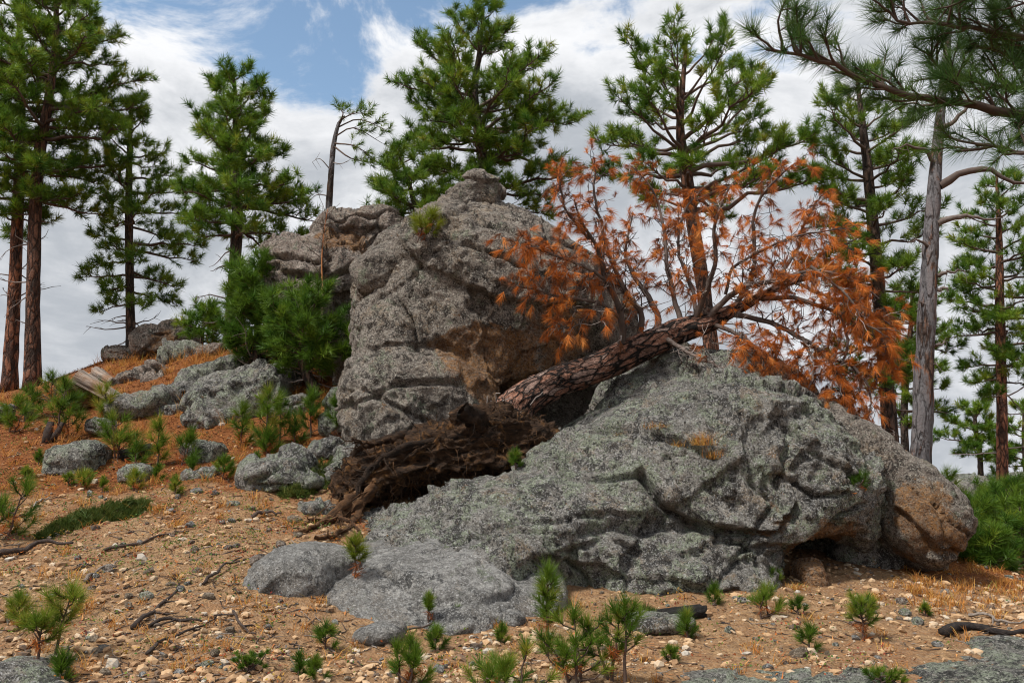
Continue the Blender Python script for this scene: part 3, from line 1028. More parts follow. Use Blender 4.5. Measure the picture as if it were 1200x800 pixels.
make_rock('leaning_rock', [E(1005, 645, 10.0, 46, 34, 0.6, -28, 3.0), E(985, 622, 10.4, 32, 40, 0.5, -10, 2.8)],
          'grey rock tucked in the shade under the overhanging boulder', h=0.026, blend=0.2, seed=44, mat='granite', amp=(0.06, 0.035, 0.016), cat='rock')
make_rock('stub_rock', [E(951, 678, 8.75, 15, 20, 0.2, 12, 3.6)],
          'small tan stub of rock standing under the hollow of the dome', h=0.018, blend=0.1, seed=46, mat='granite_pink', amp=(0.03, 0.02, 0.01), cat='rock',
          rust=[(950, 670, 8.6, 0.6, 0.8)])
make_rock('ledge_rock', [
    E(385, 335, 14.2, 76, 50, 1.2, 12, 3.4), E(428, 285, 14.6, 50, 34, 1.0, 14, 3.4), E(338, 315, 14.3, 28, 30, 0.8, 0, 3.2), E(395, 300, 14.0, 30, 20, .7, 10, 3.4), E(360, 340, 13.7, 34, 24, .6, 5, 3.4), E(412, 325, 13.6, 28, 22, .6, 15, 3.4),
    E(395, 400, 14.1, 60, 62, 0.9, -6, 3.2), E(430, 440, 13.3, 36, 60, 0.7, 0, 3.2)],
    'pinkish broken granite ledge behind the dark bushy pine', h=0.032, blend=0.08, seed=51, mat='granite_pink',
    amp=(0.12, 0.07, 0.025), ledge=0.38, tilt_layers=(-0.15, 0.2, 1.0), cat='rock',
    cracks=[([(330, 320, 13), (380, 325, 13), (430, 310, 13)], 0.05, 0.12, 0.06), ([(350, 355, 13), (400, 345, 13), (440, 335, 13)], 0.05, 0.10, 0.04)],
    rust=[(400, 285, 13.5, 0.5, 0.7)])

# rocks of the left slope
SL = [
    ('block_rock', [E(192, 400, 16.4, 30, 22, 0.45, 5, 3.2), E(205, 390, 16.4, 18, 12, .35, 0, 3)], 'square pink-tan block standing on the crest of the slope', 'granite_pink', [(190, 405, 16, 0.6, .5)]),
    ('crest_stone', [E(146, 417, 16.8, 20, 11, 0.4, 0, 3.4)], 'low tan stone on the crest beside the slender pine trunk', 'granite_pink', None),
    ('pink_rock', [E(172, 447, 15.0, 34, 17, 0.5, 14, 3.4), E(188, 452, 14.8, 22, 12, .45, 0, 3.4)], 'pale pink granite rock jutting from the orange needles', 'granite_pink', None),
    ('tilted_rock', [E(172, 476, 13.2, 40, 13, 0.5, 17, 3.0)], 'tilted grey slab lying below the pale pink rock', 'granite', None),
    ('small_grey_stone', [E(200, 484, 12.9, 14, 10, 0.2, 12, 3.4)], 'small grey stone at the low end of the tilted slab', 'granite', None),
    ('crest_rock', [E(220, 419, 15.6, 30, 15, 0.5, 8, 3.4), E(240, 432, 15.2, 24, 9, .4, 15, 3.4)], 'greenish grey slab just below the crest block', 'granite_green', None),
    ('streaked_rock', [E(258, 448, 14.0, 46, 26, 0.6, 22, 3.4), E(280, 432, 14.2, 24, 14, .5, 10, 3.4)], 'lichen-streaked grey slab above the pink-faced boulder', 'granite_green', None),
    ('pink_faced_boulder', [E(286, 475, 12.8, 58, 36, 0.75, 14, 3.4), E(318, 462, 12.9, 28, 28, .6, 0, 3.4)], 'big grey boulder with a bare pink face in the litter', 'granite', [(288, 470, 12.2, .01, 0)]),
    ('end_stone', [E(343, 480, 12.3, 19, 13, 0.3, 20, 3.4)], 'grey stone at the end of the pink-faced boulder', 'granite', None),
    ('lichen_boulder', [E(88, 546, 10.7, 28, 25, 0.32, 8, 3.4), E(102, 540, 10.7, 16, 20, .3, -20, 3.4)], 'pale lichen-covered boulder alone on the left slope', 'granite_green', None),
    ('mossy_boulder', [E(242, 535, 10.9, 20, 16, 0.25, 5, 3.4)], 'small mossy boulder among the slope saplings', 'granite_green', None),
    ('round_stone', [E(158, 557, 10.2, 16, 9, 0.18, 3, 3.4)], 'small rounded grey stone behind a seedling on the slope', 'granite', None),
    ('flat_stone', [E(238, 558, 10.2, 18, 7, 0.22, 12, 3.4)], 'thin flat grey stone below the small mossy boulder', 'granite', None),
    ('flat_outcrop', [E(328, 558, 10.0, 32, 15, 0.4, 10, 3.4), E(352, 565, 9.8, 26, 8, .3, -6, 3.4)], 'flat grey outcrop beside the dark juniper mat', 'granite', None),
    ('grey_stone', [E(384, 527, 10.7, 20, 12, 0.25, -5, 3.4)], 'dark grey stone above the juniper mat', 'granite', None),
    ('root_side_rock', [E(432, 545, 10.5, 35, 28, 0.5, -10, 3.4), E(405, 560, 10.1, 20, 14, .3, 0, 3.4)], 'grey rock beside the torn-up root mass', 'granite', None),
    ('low_stone', [E(378, 598, 9.3, 22, 9, 0.25, 6, 3.4)], 'low grey stone by the outermost root ends', 'granite', None),
    ('tan_rock', [E(103, 462, 14.0, 20, 17, 0.35, 0, 3.4)], 'rusty tan rock under the weathered log', 'granite_pink', [(103, 462, 13.7, .7, 1.0)]),
    ('edge_stone', [E(3, 484, 13.4, 12, 9, 0.25, 0, 3.4)], 'grey stone at the foot of the two tall trunks', 'granite', None),
    ('slope_rock', [E(215, 462, 13.6, 22, 12, 0.35, 20, 3.4)], 'flat grey rock between the tilted rock and the big pink-faced boulder', 'granite', None),
    ('slope_rock', [E(238, 492, 12.4, 18, 16, 0.3, 60, 3.4)], 'upright grey flake at the low end of the pink-faced boulder', 'granite', None),
    ('slope_rock', [E(300, 428, 14.0, 22, 10, 0.35, -8, 3.4)], 'low grey ledge under the dark bushy pine', 'granite', None),
    ('slope_rock', [E(330, 450, 13.1, 22, 12, 0.35, -10, 3.4)], 'grey ledge beside the stem of the leaning bushy pine', 'granite_pink', None),
    ('slope_rock', [E(405, 480, 11.6, 20, 24, 0.35, 10, 3.4), E(395, 500, 11.4, 18, 14, .3, 0, 3.4)], 'broken grey rock at the foot of the towering boulder', 'granite', None),
    ('slope_rock', [E(250, 412, 15.0, 16, 9, 0.3, 12, 3.4)], 'small pinkish rock under the leggy pine on the crest', 'granite_pink', None),
    ('slope_rock', [E(275, 592, 9.3, 10, 6, 0.12, 0, 3.0)], 'lone angular stone on the bare slope below the flat grey outcrop', 'granite', None),
    ('slope_rock', [E(118, 500, 12.3, 14, 8, 0.2, -10, 3.2)], 'dark stone beside the small grey wood chunk', 'granite', None),
    ('slope_rock', [E(190, 462, 14.2, 16, 8, 0.25, 10, 3.2)], 'pinkish stone between the pale pink rock and the tilted grey one', 'granite_pink', None),
]
for i, (nm, pr, lab, mt, ru) in enumerate(SL):
    make_rock(nm, pr, lab, h=0.03 if pr[0].r.max() > .35 else 0.02, blend=0.12, amp=(0.10, 0.05, 0.018) if pr[0].r.max() > .35 else (0.05, 0.03, 0.012), wl=(.7, .25, .08) if pr[0].r.max() > .35 else (.35, .16, .07), seed=100 + i * 7, mat=mt, rust=ru, cat='rock', keep_below=0.15)

# embedded flat rocks in the foreground, far right outcrop
FR = [
    ('flat_rock', [E(1120, 800, 6.3, 110, 18, 0.5, 2, 2.6), E(1185, 765, 6.8, 40, 8, .35, 0, 2.6)], 'broad flat lichen-crusted bedrock flush with the gravel', 'granite_green'),
    ('flat_rock', [E(920, 806, 6.0, 120, 12, 0.35, 0, 2.6)], 'flat green-grey rock at the foot of the gravel below the bushy sprig', 'granite_green'),
    ('corner_rock', [E(22, 792, 5.75, 30, 16, 0.25, -4, 2.6), E(60, 806, 5.6, 25, 10, .2, 0, 2.5)], 'grey rock half buried beside the forked sapling', 'granite'),
    ('half_buried_rock', [E(772, 728, 7.45, 40, 10, 0.3, 3, 3.2)], 'pale flat rock half buried by the charred stub', 'granite'),
    ('half_buried_rock', [E(445, 742, 6.75, 26, 7, 0.15, 10, 2.6)], 'small pale rock half buried below the blue-grey apron', 'granite_smooth'),
    ('half_buried_rock', [E(600, 727, 7.4, 12, 9, 0.14, 0, 2.4)], 'small round grey rock in the gravel at the apron edge', 'granite_smooth'),
    ('far_outcrop', [E(1140, 576, 21, 30, 18, 1.0, 6, 2.7), E(1185, 574, 21.5, 30, 20, 1.0, 10, 2.7), E(1210, 590, 21, 60, 22, 1.0, 0, 2.5)], 'dark far outcrop beyond the thicket of young pines', 'granite'),
    ('thicket_stone', [E(1180, 680, 9.8, 8, 8, .1, 30, 2.5)], 'single grey stone at the edge of the pine thicket', 'granite'),
]
for i, (nm, pr, lab, mt) in enumerate(FR):
    make_rock(nm, pr, lab, h=0.045 if 'far' in nm else 0.02, blend=0.12, amp=(0.16, 0.08, 0.03) if 'far' in nm else (0.03, 0.02, 0.01), seed=300 + i * 7, mat=mt, cat='rock', keep_below=0.12)


def in_rocks(P, pad=0.0):
    P = np.asarray(P, np.float32)
    r = np.zeros(len(P), bool)
    for f, lo, hi in ROCKS:
        m = ((P > lo) & (P < hi)).all(1)
        if m.any():
            r[m] |= f(P[m]) < pad
    return r


from mathutils.bvhtree import BVHTree
from mathutils import Vector
_BV = []
for o in COL.objects:
    if o.type == 'MESH' and o.name in ('dome_rock', 'apron_rock', 'rounded_boulder', 'towering_boulder', 'overhanging_boulder', 'flat_outcrop'):
        me = o.data
        co = np.empty(len(me.vertices) * 3, np.float32); me.vertices.foreach_get('co', co)
        lp = np.empty(len(me.loops), np.int32); me.loops.foreach_get('vertex_index', lp)
        _BV.append(BVHTree.FromPolygons((co.reshape(-1, 3) + np.array(o.location)).tolist(), lp.reshape(-1, 4).tolist()))


def hit(px, py):
    """first surface, ground or rock, seen at a pixel"""
    c = np.array([0, 0, CAMZ]); d = nrm(at(px, py, 5.0) - c)
    best = gpt(px, py)
    for bv in _BV:
        h = bv.ray_cast(Vector(c), Vector(d))
        if h[0] is not None and h[0].y < best[1]:
            best = np.array(h[0])
    return best


# ------------------------------------------------------------------ foliage machinery
def needle_verts(pos, dirs, size, n, width, rng, spread=(0.25, 1.25), shoot=0.7, droop=0.0, tone=None, curl=0.0):
    """needle brushes: pos (k,3), dirs (k,3), size (k,) -> verts, tris, tone"""
    k = len(pos)
    pos = np.asarray(pos, float); dirs = np.asarray(dirs, float)
    dirs = dirs / (np.linalg.norm(dirs, axis=1, keepdims=True) + 1e-9)
    size = np.broadcast_to(np.asarray(size, float), (k,))
    ref = rng.normal(size=(k, 3))
    A = np.cross(dirs, ref); A /= (np.linalg.norm(A, axis=1, keepdims=True) + 1e-9)
    B = np.cross(dirs, A)
    u = rng.uniform(0, 1, (k, n))
    th = spread[0] + (spread[1] - spread[0]) * (0.35 + 0.65 * u) * rng.uniform(0.55, 1.1, (k, n))
    ph = rng.uniform(0, 2 * pi, (k, n))
    nd = (np.cos(th)[..., None] * dirs[:, None] + np.sin(th)[..., None] * (np.cos(ph)[..., None] * A[:, None] + np.sin(ph)[..., None] * B[:, None]))
    base = pos[:, None] - dirs[:, None] * (u * size[:, None] * shoot)[..., None]
    ln = size[:, None] * rng.uniform(0.75, 1.1, (k, n))
    tip = base + nd * ln[..., None]
    tip[..., 2] -= droop * ln
    wv = np.cross(nd, rng.normal(size=(k, n, 3)))
    wv /= (np.linalg.norm(wv, axis=-1, keepdims=True) + 1e-9)
    wv *= width * 0.5
    V = np.stack([base - wv, base + wv, tip], 2).reshape(-1, 3)
    T = np.arange(len(V)).reshape(-1, 3)
    tt = (rng.uniform(0.15, 0.8, (k, 1)) if tone is None else np.asarray(tone).reshape(k, 1)) + rng.uniform(-0.18, 0.18, (k, n))
    tt = np.repeat(np.clip(tt, 0, 1).ravel(), 3)
    return V, T, tt


UP = np.array([0, 0, 1.0])


def px_polyline(pts):
    """[(px,py,Y,...)] -> world points"""
    return np.array([at(p[0], p[1], p[2]) for p in pts])


def make_trunk(mb, pts, radii, rng, sides=12, n=34, flare=1.35, bumpy=0.06, tone=0.5):
    P = crom(np.column_stack([pts, radii]), n)
    R = np.maximum(P[:, 3], 0.006)
    t = np.linspace(0, 1, n)
    R = R * (1 + (flare - 1) * np.exp(-t * 16))
    mb.tube(P[:, :3], R, sides, tone, bumpy, rng)
    return P[:, :3], R


def pine(label, trunk, Y, prof, seed, limbs=34, elev=(8, 42), mat='needles', bark='bark', needle=0.165, nn=30, wid=0.0105, dens=1.0,
         bare=0.22, dead=6, name='pine_tree', group=None, base=None, depth_k=0.9, tone_shift=0.0, cat='tree'):
    """trunk: [(px,py,rad_px)] from the foot up; prof: [(row, left px, right px)] of the crown outline"""
    rng = np.random.default_rng(seed)
    k = m_per_px(Y)
    tp = np.array([at(p[0], p[1], Y) for p in trunk]); tr = np.array([p[2] * k for p in trunk])
    foot = tp[0].copy()
    foot[2] = gzf(foot[0], foot[1])[0] - 0.05
    if foot[2] < tp[0][2] - 0.03:
        tp = np.vstack([foot, tp]); tr = np.concatenate([[tr[0]], tr])
    else:
        tp[0] = foot
    root = thing(name, tuple(foot), label, cat, group)
    mb = MB(foot)
    P, R = make_trunk(mb, tp, tr, rng)
    mb.obj('trunk', M[bark], root)
    prof = sorted(prof)
    rows = np.array([p[0] for p in prof], float); lf = np.array([p[1] for p in prof], float); rt = np.array([p[2] for p in prof], float)
    rowz = lambda r: at(600, r, Y)[2]
    zt = P[:, 2]
    tx = lambda z: np.array([np.interp(z, zt, P[:, 0]), np.interp(z, zt, P[:, 1]), z])
    trd = lambda z: np.interp(z, zt, R)
    ztop, zbot = rowz(rows[0]), rowz(rows[-1])
    tp_, td_, ts_, tt_ = [], [], [], []

    def tuft(p, d, s=1.0, tone=None):
        tp_.append(p); td_.append(d); ts_.append(needle * s * rng.uniform(0.8, 1.15)); tt_.append(tone)

    for j in range(limbs):
        u = (j + rng.uniform(0.1, 0.9)) / limbs
        r = rows[0] + (rows[-1] - rows[0]) * u
        L, Rr = np.interp(r, rows, lf), np.interp(r, rows, rt)
        az = j * 2.39996 + rng.uniform(-0.5, 0.5)
        c, s_ = cos(az), sin(az)
        ztip = rowz(r)
        xt = tx(min(ztip, zt.max()))
        trunk_px = 600 + (xt[0] / xt[1]) * F / 1.0 * (xt[1] / (xt[1] * ct + (xt[2] - CAMZ) * st))
        half = ((Rr - trunk_px) if c > 0 else (trunk_px - L))
        half = max(half, 6)
        ln = (half * abs(c) + 0.5 * (Rr - L) * depth_k * abs(s_)) / max(abs(c) + abs(s_), 1e-6) * k * rng.uniform(0.72, 1.06) * 1.12
        e = radians(elev[0] + (elev[1] - elev[0]) * (1 - u) ** 1.2 + rng.uniform(-9, 9))
        rise = ln * tan(e) * 0.85
        zs = min(ztip - rise, zt.max() - 0.08)
        zs = max(zs, foot[2] + 0.25 * (zt.max() - foot[2]) if ztip > foot[2] + 1 else foot[2] + 0.1)
        st_ = tx(zs)
        hd = np.array([c, s_, 0])
        tt = np.linspace(0, 1, 8)
        side = np.array([-s_, c, 0])
        wob = rng.normal(0, 0.035 * ln, (8, 2)) * (tt * (1.2 - tt))[:, None] * 2
        pts = st_ + hd * (ln * tt)[:, None] + UP * ((ztip - zs) * tt ** 1.35)[:, None] + side * wob[:, :1] + UP * wob[:, 1:]
        r0 = min(0.010 + 0.020 * ln, trd(zs) * 0.6)
        lm = MB(foot)
        lm.tube(pts, np.linspace(r0, 0.005, 8), 5, rng.uniform(.3, .7), 0.08, rng, cap=False)
        nsub = max(4, int((ln * 10.5 + 3) * dens))
        for q in range(nsub):
            t = bare + (1 - bare) * ((q + rng.uniform(0, 1)) / nsub)
            f = t * 7; a = min(int(f), 6); b0 = pts[a] + (pts[a + 1] - pts[a]) * (f - a)
            ld = nrm(pts[a + 1] - pts[a])
            sg = 1 if (q % 2) else -1
            an = rng.uniform(0.45, 1.15)
            d = nrm(ld * cos(an) + sg * side * sin(an) + UP * rng.uniform(-0.25, 0.75) + rng.normal(0, .2, 3))
            l = rng.uniform(0.6, 1.1) * (0.16 + 0.34 * ln * (1 - t * 0.85))
            s1 = b0 + d * l * 0.55 + UP * 0.02
            d2 = nrm(d + UP * rng.uniform(0.2, 0.8))
            s2 = s1 + d2 * l * 0.5
            lm.tube([b0, s1, s2], [max(0.0035, 0.3 * r0), 0.0035, 0.002], 3, rng.uniform(.2, .6), cap=False)
            tn = np.clip(rng.normal(0.47 + tone_shift, 0.24), 0, 1)
            tuft(s2, d2 + rng.normal(0, .15, 3), 1.0, tn)
            m = max(2, int(l / 0.10))
            for g in range(m):
                w_ = rng.uniform(0.35, 0.95)
                pp = b0 + (s2 - b0) * w_
                dd = nrm(d * 0.5 + UP * rng.uniform(0.1, 0.9) + rng.normal(0, .55, 3))
                o = pp + dd * rng.uniform(0.04, 0.11)
                tuft(o, dd, 0.9, np.clip(tn + rng.normal(0, .08), 0, 1))
        for g in range(2):
            tuft(pts[-1] + rng.normal(0, .03, 3), nrm(pts[-1] - pts[-2]) + UP * 0.5, 1.0, np.clip(rng.normal(0.5 + tone_shift, .15), 0, 1))
        lm.obj('limb', M['limb'], root)
    # leader
    for g in range(5):
        tuft(P[-1] + rng.normal(0, .04, 3) - UP * 0.05 * g, UP + rng.normal(0, .3, 3), 1.0, 0.55)
    # dead lower branches
    zb = zbot
    for j in range(dead):
        z = foot[2] + (zb - foot[2]) * rng.uniform(0.35, 1.15)
        z = min(z, zt.max() - 0.1)
        st_ = tx(z)
        az = rng.uniform(0, 2 * pi); ln = rng.uniform(0.25, 1.0)
        d = np.array([cos(az), 0.5 * sin(az), rng.uniform(-0.3, 0.15)])
        n = 6; pts = [st_]
        for i in range(n):
            d = nrm(d + rng.normal(0, .22, 3) + np.array([0, 0, 0.03])); pts.append(pts[-1] + d * ln / n)
        lm = MB(foot)
        lm.tube(pts, np.linspace(0.016, 0.003, n + 1), 4, rng.uniform(.5, .9), cap=False)
        for q in range(3):
            b0 = pts[rng.integers(2, n)]; d2 = nrm(d + rng.normal(0, .7, 3))
            lm.tube([b0, b0 + d2 * ln * .12, b0 + d2 * ln * .22 - UP * .02], [0.006, .004, .002], 3, .6, cap=False)
        lm.obj('dead_branch', M['twig'], root)
    V, T, tn = needle_verts(np.array(tp_), np.array(td_), np.array(ts_), nn, wid, rng, tone=np.array(tt_))
    cm = MB(foot); cm.add(V, T, None, tn)
    cm.obj('crown', M[mat], root, smooth=False)
    return root


# ------------------------------------------------------------------ the standing pines
pine('tall pine with reddish trunk at the far end of the slope, outermost of the pair', [(10, 466, 8), (17, 340, 7.2), (22, 220, 6.4), (25, 100, 4.5), (22, 10, 3), (18, -60, 1.5)], 16.5,
     [(-70, -10, 40), (0, -60, 70), (80, -90, 80), (160, -80, 75), (230, -60, 60), (275, -30, 45)], 11, limbs=44, elev=(-4, 40), bark='bark_red', dead=8, mat='needles_deep')
pine('tall dense pine with brown plated trunk, inner one of the pair', [(38, 457, 8.6), (39, 340, 7.8), (44, 200, 7), (58, 110, 5.2), (66, 30, 3.5), (62, -60, 1.5)], 16.0,
     [(-75, 40, 90), (-20, 10, 118), (40, 0, 135), (70, -30, 168), (110, -25, 185), (160, -40, 155), (205, -15, 130), (255, 10, 118)], 12, limbs=60, elev=(-2, 42), dead=8, bark='bark', dens=1.2)
pine('slender pine with drooping lower branches rising from the crest', [(154, 421, 5.5), (152, 330, 5), (151, 240, 4.5), (152, 170, 3), (156, 115, 1.3)], 17.0,
     [(112, 148, 166), (150, 118, 190), (200, 110, 205), (250, 105, 225), (300, 108, 232), (345, 112, 222), (372, 120, 215)], 13, limbs=40, elev=(-22, 38), dead=9, dens=0.85, mat='needles_deep', bark='bark_dark')
pine('broad full pine standing behind the dark bushy pine', [(268, 425, 7), (274, 330, 7), (278, 250, 6.5), (277, 180, 5), (276, 120, 3), (273, 80, 1.3)], 15.0,
     [(78, 262, 290), (110, 238, 318), (150, 224, 332), (190, 212, 352), (225, 208, 372), (260, 215, 378), (292, 232, 372)], 14, limbs=46, elev=(-12, 45), dead=10, bark='bark_dark')
pine('wide rounded pine rising behind the towering boulder', [(575, 300, 6), (569, 215, 7), (562, 160, 6.5), (556, 110, 5), (562, 60, 3), (567, 10, 1.3)], 15.5,
     [(8, 548, 585), (40, 502, 612), (75, 470, 648), (110, 462, 665), (150, 475, 672), (190, 488, 672), (225, 500, 668), (250, 520, 665)], 15, limbs=56, elev=(-8, 48), dead=2, dens=1.0, bare=0.28, bark='bark_dark')
pine('low bushy pine leaning out beside the capstone', [(495, 300, 4), (490, 260, 4), (482, 225, 3), (470, 185, 1.5)], 14.6,
     [(172, 468, 500), (200, 445, 525), (225, 432, 532), (250, 425, 528), (272, 440, 515)], 16, limbs=22, elev=(-5, 40), dead=0, mat='needles_deep', bark='bark_dark', name='small_pine')
pine('open-crowned pine with bare reddish limbs behind the fallen tree', [(838, 450, 9), (826, 350, 8.5), (812, 260, 8), (802, 190, 7), (797, 150, 5), (800, 100, 3.5), (805, 40, 1.5)], 14.5,
     [(30, 755, 850), (60, 725, 880), (100, 715, 900), (140, 700, 930), (175, 700, 950), (205, 715, 955), (240, 740, 950)], 17, limbs=40, elev=(2, 55), dead=5, dens=0.75, bare=0.5, bark='bark')
pine('dense pine crowding the bare snag, seen past the red branches', [(1044, 520, 9), (1036, 420, 8), (1028, 320, 7.5), (1018, 210, 6), (1010, 140, 4), (1003, 80, 1.5)], 14.6,
     [(80, 985, 1025), (110, 950, 1050), (140, 930, 1060), (190, 940, 1080), (240, 935, 1085), (300, 950, 1085), (360, 965, 1080), (420, 975, 1080), (465, 985, 1070)], 18, limbs=50, elev=(-10, 40), dead=6, dens=1.0, mat='needles_deep', bark='bark_dark')
pine('thin background pine filling the gap beside the snag', [(1061, 540, 4.5), (1060, 470, 4), (1066, 400, 3), (1070, 330, 1.5)], 18.0,
     [(328, 1050, 1095), (370, 1045, 1110), (410, 1040, 1118), (450, 1042, 1116), (490, 1050, 1112), (505, 1055, 1105)], 19, limbs=30, elev=(-8, 35), dead=3, bark='bark_dark')
pine('slim straight pine growing out of the young pine thicket', [(1175, 590, 6.5), (1174, 480, 6), (1172, 380, 5.5), (1171, 290, 4), (1168, 205, 1.5)], 17.0,
     [(203, 1150, 1190), (240, 1125, 1215), (285, 1115, 1235), (330, 1112, 1245), (380, 1118, 1245), (430, 1130, 1240), (470, 1145, 1225)], 20, limbs=42, elev=(-12, 38), dead=5, dens=0.9, bark='bark_red')
pine('small crooked pine standing on the far outcrop', [(1150, 575, 3.5), (1148, 530, 3), (1143, 500, 2.5), (1143, 472, 1)], 22.0,
     [(470, 1130, 1158), (490, 1112, 1160), (515, 1102, 1175), (530, 1108, 1178), (540, 1125, 1165)], 21, limbs=16, elev=(0, 30), dead=0, nn=30, wid=0.013, name='small_pine', bark='bark_dark')
pine('distant pine at the edge of the far outcrop', [(1205, 590, 4), (1202, 520, 4), (1200, 470, 1.5)], 22.5,
     [(468, 1190, 1215), (500, 1165, 1225), (535, 1160, 1230), (565, 1170, 1225)], 22, limbs=18, elev=(-5, 30), dead=0, nn=30, wid=0.013, name='small_pine', bark='bark_dark')


# thin half-dead pine on the ledge
def sparse_pine():
    rng = np.random.default_rng(77)
    Y = 14.9
    tp = px_polyline([(383, 300, Y), (385, 250, Y), (388, 205, Y), (391, 170, Y), (397, 145, Y), (404, 136, Y)])
    tr = np.array([4.6, 4.2, 3.6, 3.0, 2.2, 1.0]) * m_per_px(Y)
    foot = tp[0] - UP * 0.3
    root = thing('sparse_pine', tuple(foot), 'half-dead crooked pine with a one-sided tuft of needles above the ledge', 'tree')
    mb = MB(foot); make_trunk(mb, np.vstack([foot, tp]), np.concatenate([[tr[0]], tr]), rng, 9, flare=1.0); mb.obj('trunk', M['bark_snag'], root)
    tp_, td_ = [], []
    for (a, b, c_) in [((393, 160), (415, 150), (448, 168)), ((395, 150), (420, 140), (452, 152)), ((391, 168), (418, 172), (445, 192)), ((400, 140), (415, 133), (432, 134)), ((392, 172), (410, 185), (430, 190)), ((397, 145), (402, 134), (398, 128))]:
        w = crom(px_polyline([(a[0], a[1], Y), (b[0], b[1], Y - .2 + rng.uniform(-.3, .3)), (c_[0], c_[1], Y + rng.uniform(-.5, .5))]), 8)
        lm = MB(foot); lm.tube(w, np.linspace(.016, .004, 8), 4, .5, cap=False)
        for q in range(14):
            b0 = w[rng.integers(3, 8)]; d = nrm(nrm(w[-1] - w[0]) + rng.normal(0, .6, 3)); l = rng.uniform(.1, .26)
            lm.tube([b0, b0 + d * l * .6, b0 + d * l + UP * .03], [.004, .003, .002], 3, .4, cap=False)
            tp_.append(b0 + d * l + UP * .03); td_.append(d + UP * .5)
        lm.obj('limb', M['limb'], root)
    for (a, b, c_) in [((388, 200), (375, 186), (366, 190)), ((388, 190), (400, 192), (412, 186)), ((386, 230), (372, 228), (362, 236))]:
        w = crom(px_polyline([(*a, Y), (*b, Y - .1), (*c_, Y)]), 6)
        lm = MB(foot); lm.tube(w, np.linspace(.012, .003, 6), 4, .7, cap=False)
        for q in range(4):
            b0 = w[rng.integers(2, 6)]; d = nrm(rng.normal(0, 1, 3)); lm.tube([b0, b0 + d * .1, b0 + d * .17], [.004, .003, .002], 3, .6, cap=False)
        lm.obj('dead_branch', M['twig'], root)
    V, T, tn = needle_verts(np.array(tp_), np.array(td_), 0.12, 30, 0.009, rng)
    cm = MB(foot); cm.add(V, T, None, tn); cm.obj('crown', M['needles_deep'], root, smooth=False)


sparse_pine()


# bare grey snag on the right
def snag():
    rng = np.random.default_rng(5)
    Y = 12.3
    tp = px_polyline([(1077, 560, Y), (1081, 500, Y), (1083, 430, Y), (1088, 340, Y), (1093, 250, Y), (1099, 170, Y), (1104, 110, Y + .1), (1112, 40, Y + .2), (1118, -40, Y + .3)])
    tr = np.array([12, 11.5, 10.8, 10, 8.2, 6.5, 5, 3.6, 2]) * m_per_px(Y)
    foot = tp[0].copy(); foot[2] = gzf(foot[0], foot[1])[0] - .05
    root = thing('dead_snag', tuple(foot), 'bare grey standing snag with peeling bark and arching dead limbs', 'tree')
    mb = MB(foot); make_trunk(mb, np.vstack([foot, tp]), np.concatenate([[tr[0] * 1.05], tr]), rng, 14, 60, 1.15, .09); mb.obj('trunk', M['bark_snag'], root)
    L = [([(1101, 218), (1118, 206), (1140, 200), (1162, 199), (1180, 210), (1205, 214), (1240, 205)], 6), ([(1098, 262), (1112, 256), (1135, 254), (1158, 257), (1175, 256)], 5),
         ([(1090, 325), (1105, 320), (1118, 318), (1130, 317)], 4), ([(1094, 340), (1108, 338), (1112, 342)], 3.5), ([(1092, 405), (1102, 403), (1108, 400)], 3),
         ([(1097, 190), (1080, 175), (1060, 170), (1045, 178)], 3.5), ([(1092, 290), (1075, 282), (1062, 284)], 3), ([(1101, 150), (1120, 140), (1140, 120), (1165, 112)], 4),
         ([(1085, 430), (1094, 426), (1098, 428)], 3), ([(1088, 360), (1078, 355), (1074, 357)], 3), ([(1103, 130), (1085, 115), (1070, 118)], 3)]
    for pts, r in L:
        w = crom(px_polyline([(x, y, Y - 0.05 - 0.04 * i) for i, (x, y) in enumerate(pts)]), 12)
        w[1:] += rng.normal(0, .012, (11, 3))
        lm = MB(foot); lm.tube(w, np.linspace(r * .85 * m_per_px(Y), .004, 12), 6, rng.uniform(.4, .65), .1, rng, cap=False)
        for q in range(int(len(pts) * 1.2)):
            b0 = w[rng.integers(4, 12)]; d = nrm(rng.normal(0, 1, 3) + np.array([.4, 0, -.3])); l = rng.uniform(.08, .3)
            lm.tube([b0, b0 + d * l * .5, b0 + d * l + rng.normal(0, .03, 3)], [.006, .004, .002], 3, .7, cap=False)
        lm.obj('dead_branch', M['twig'], root)


snag()


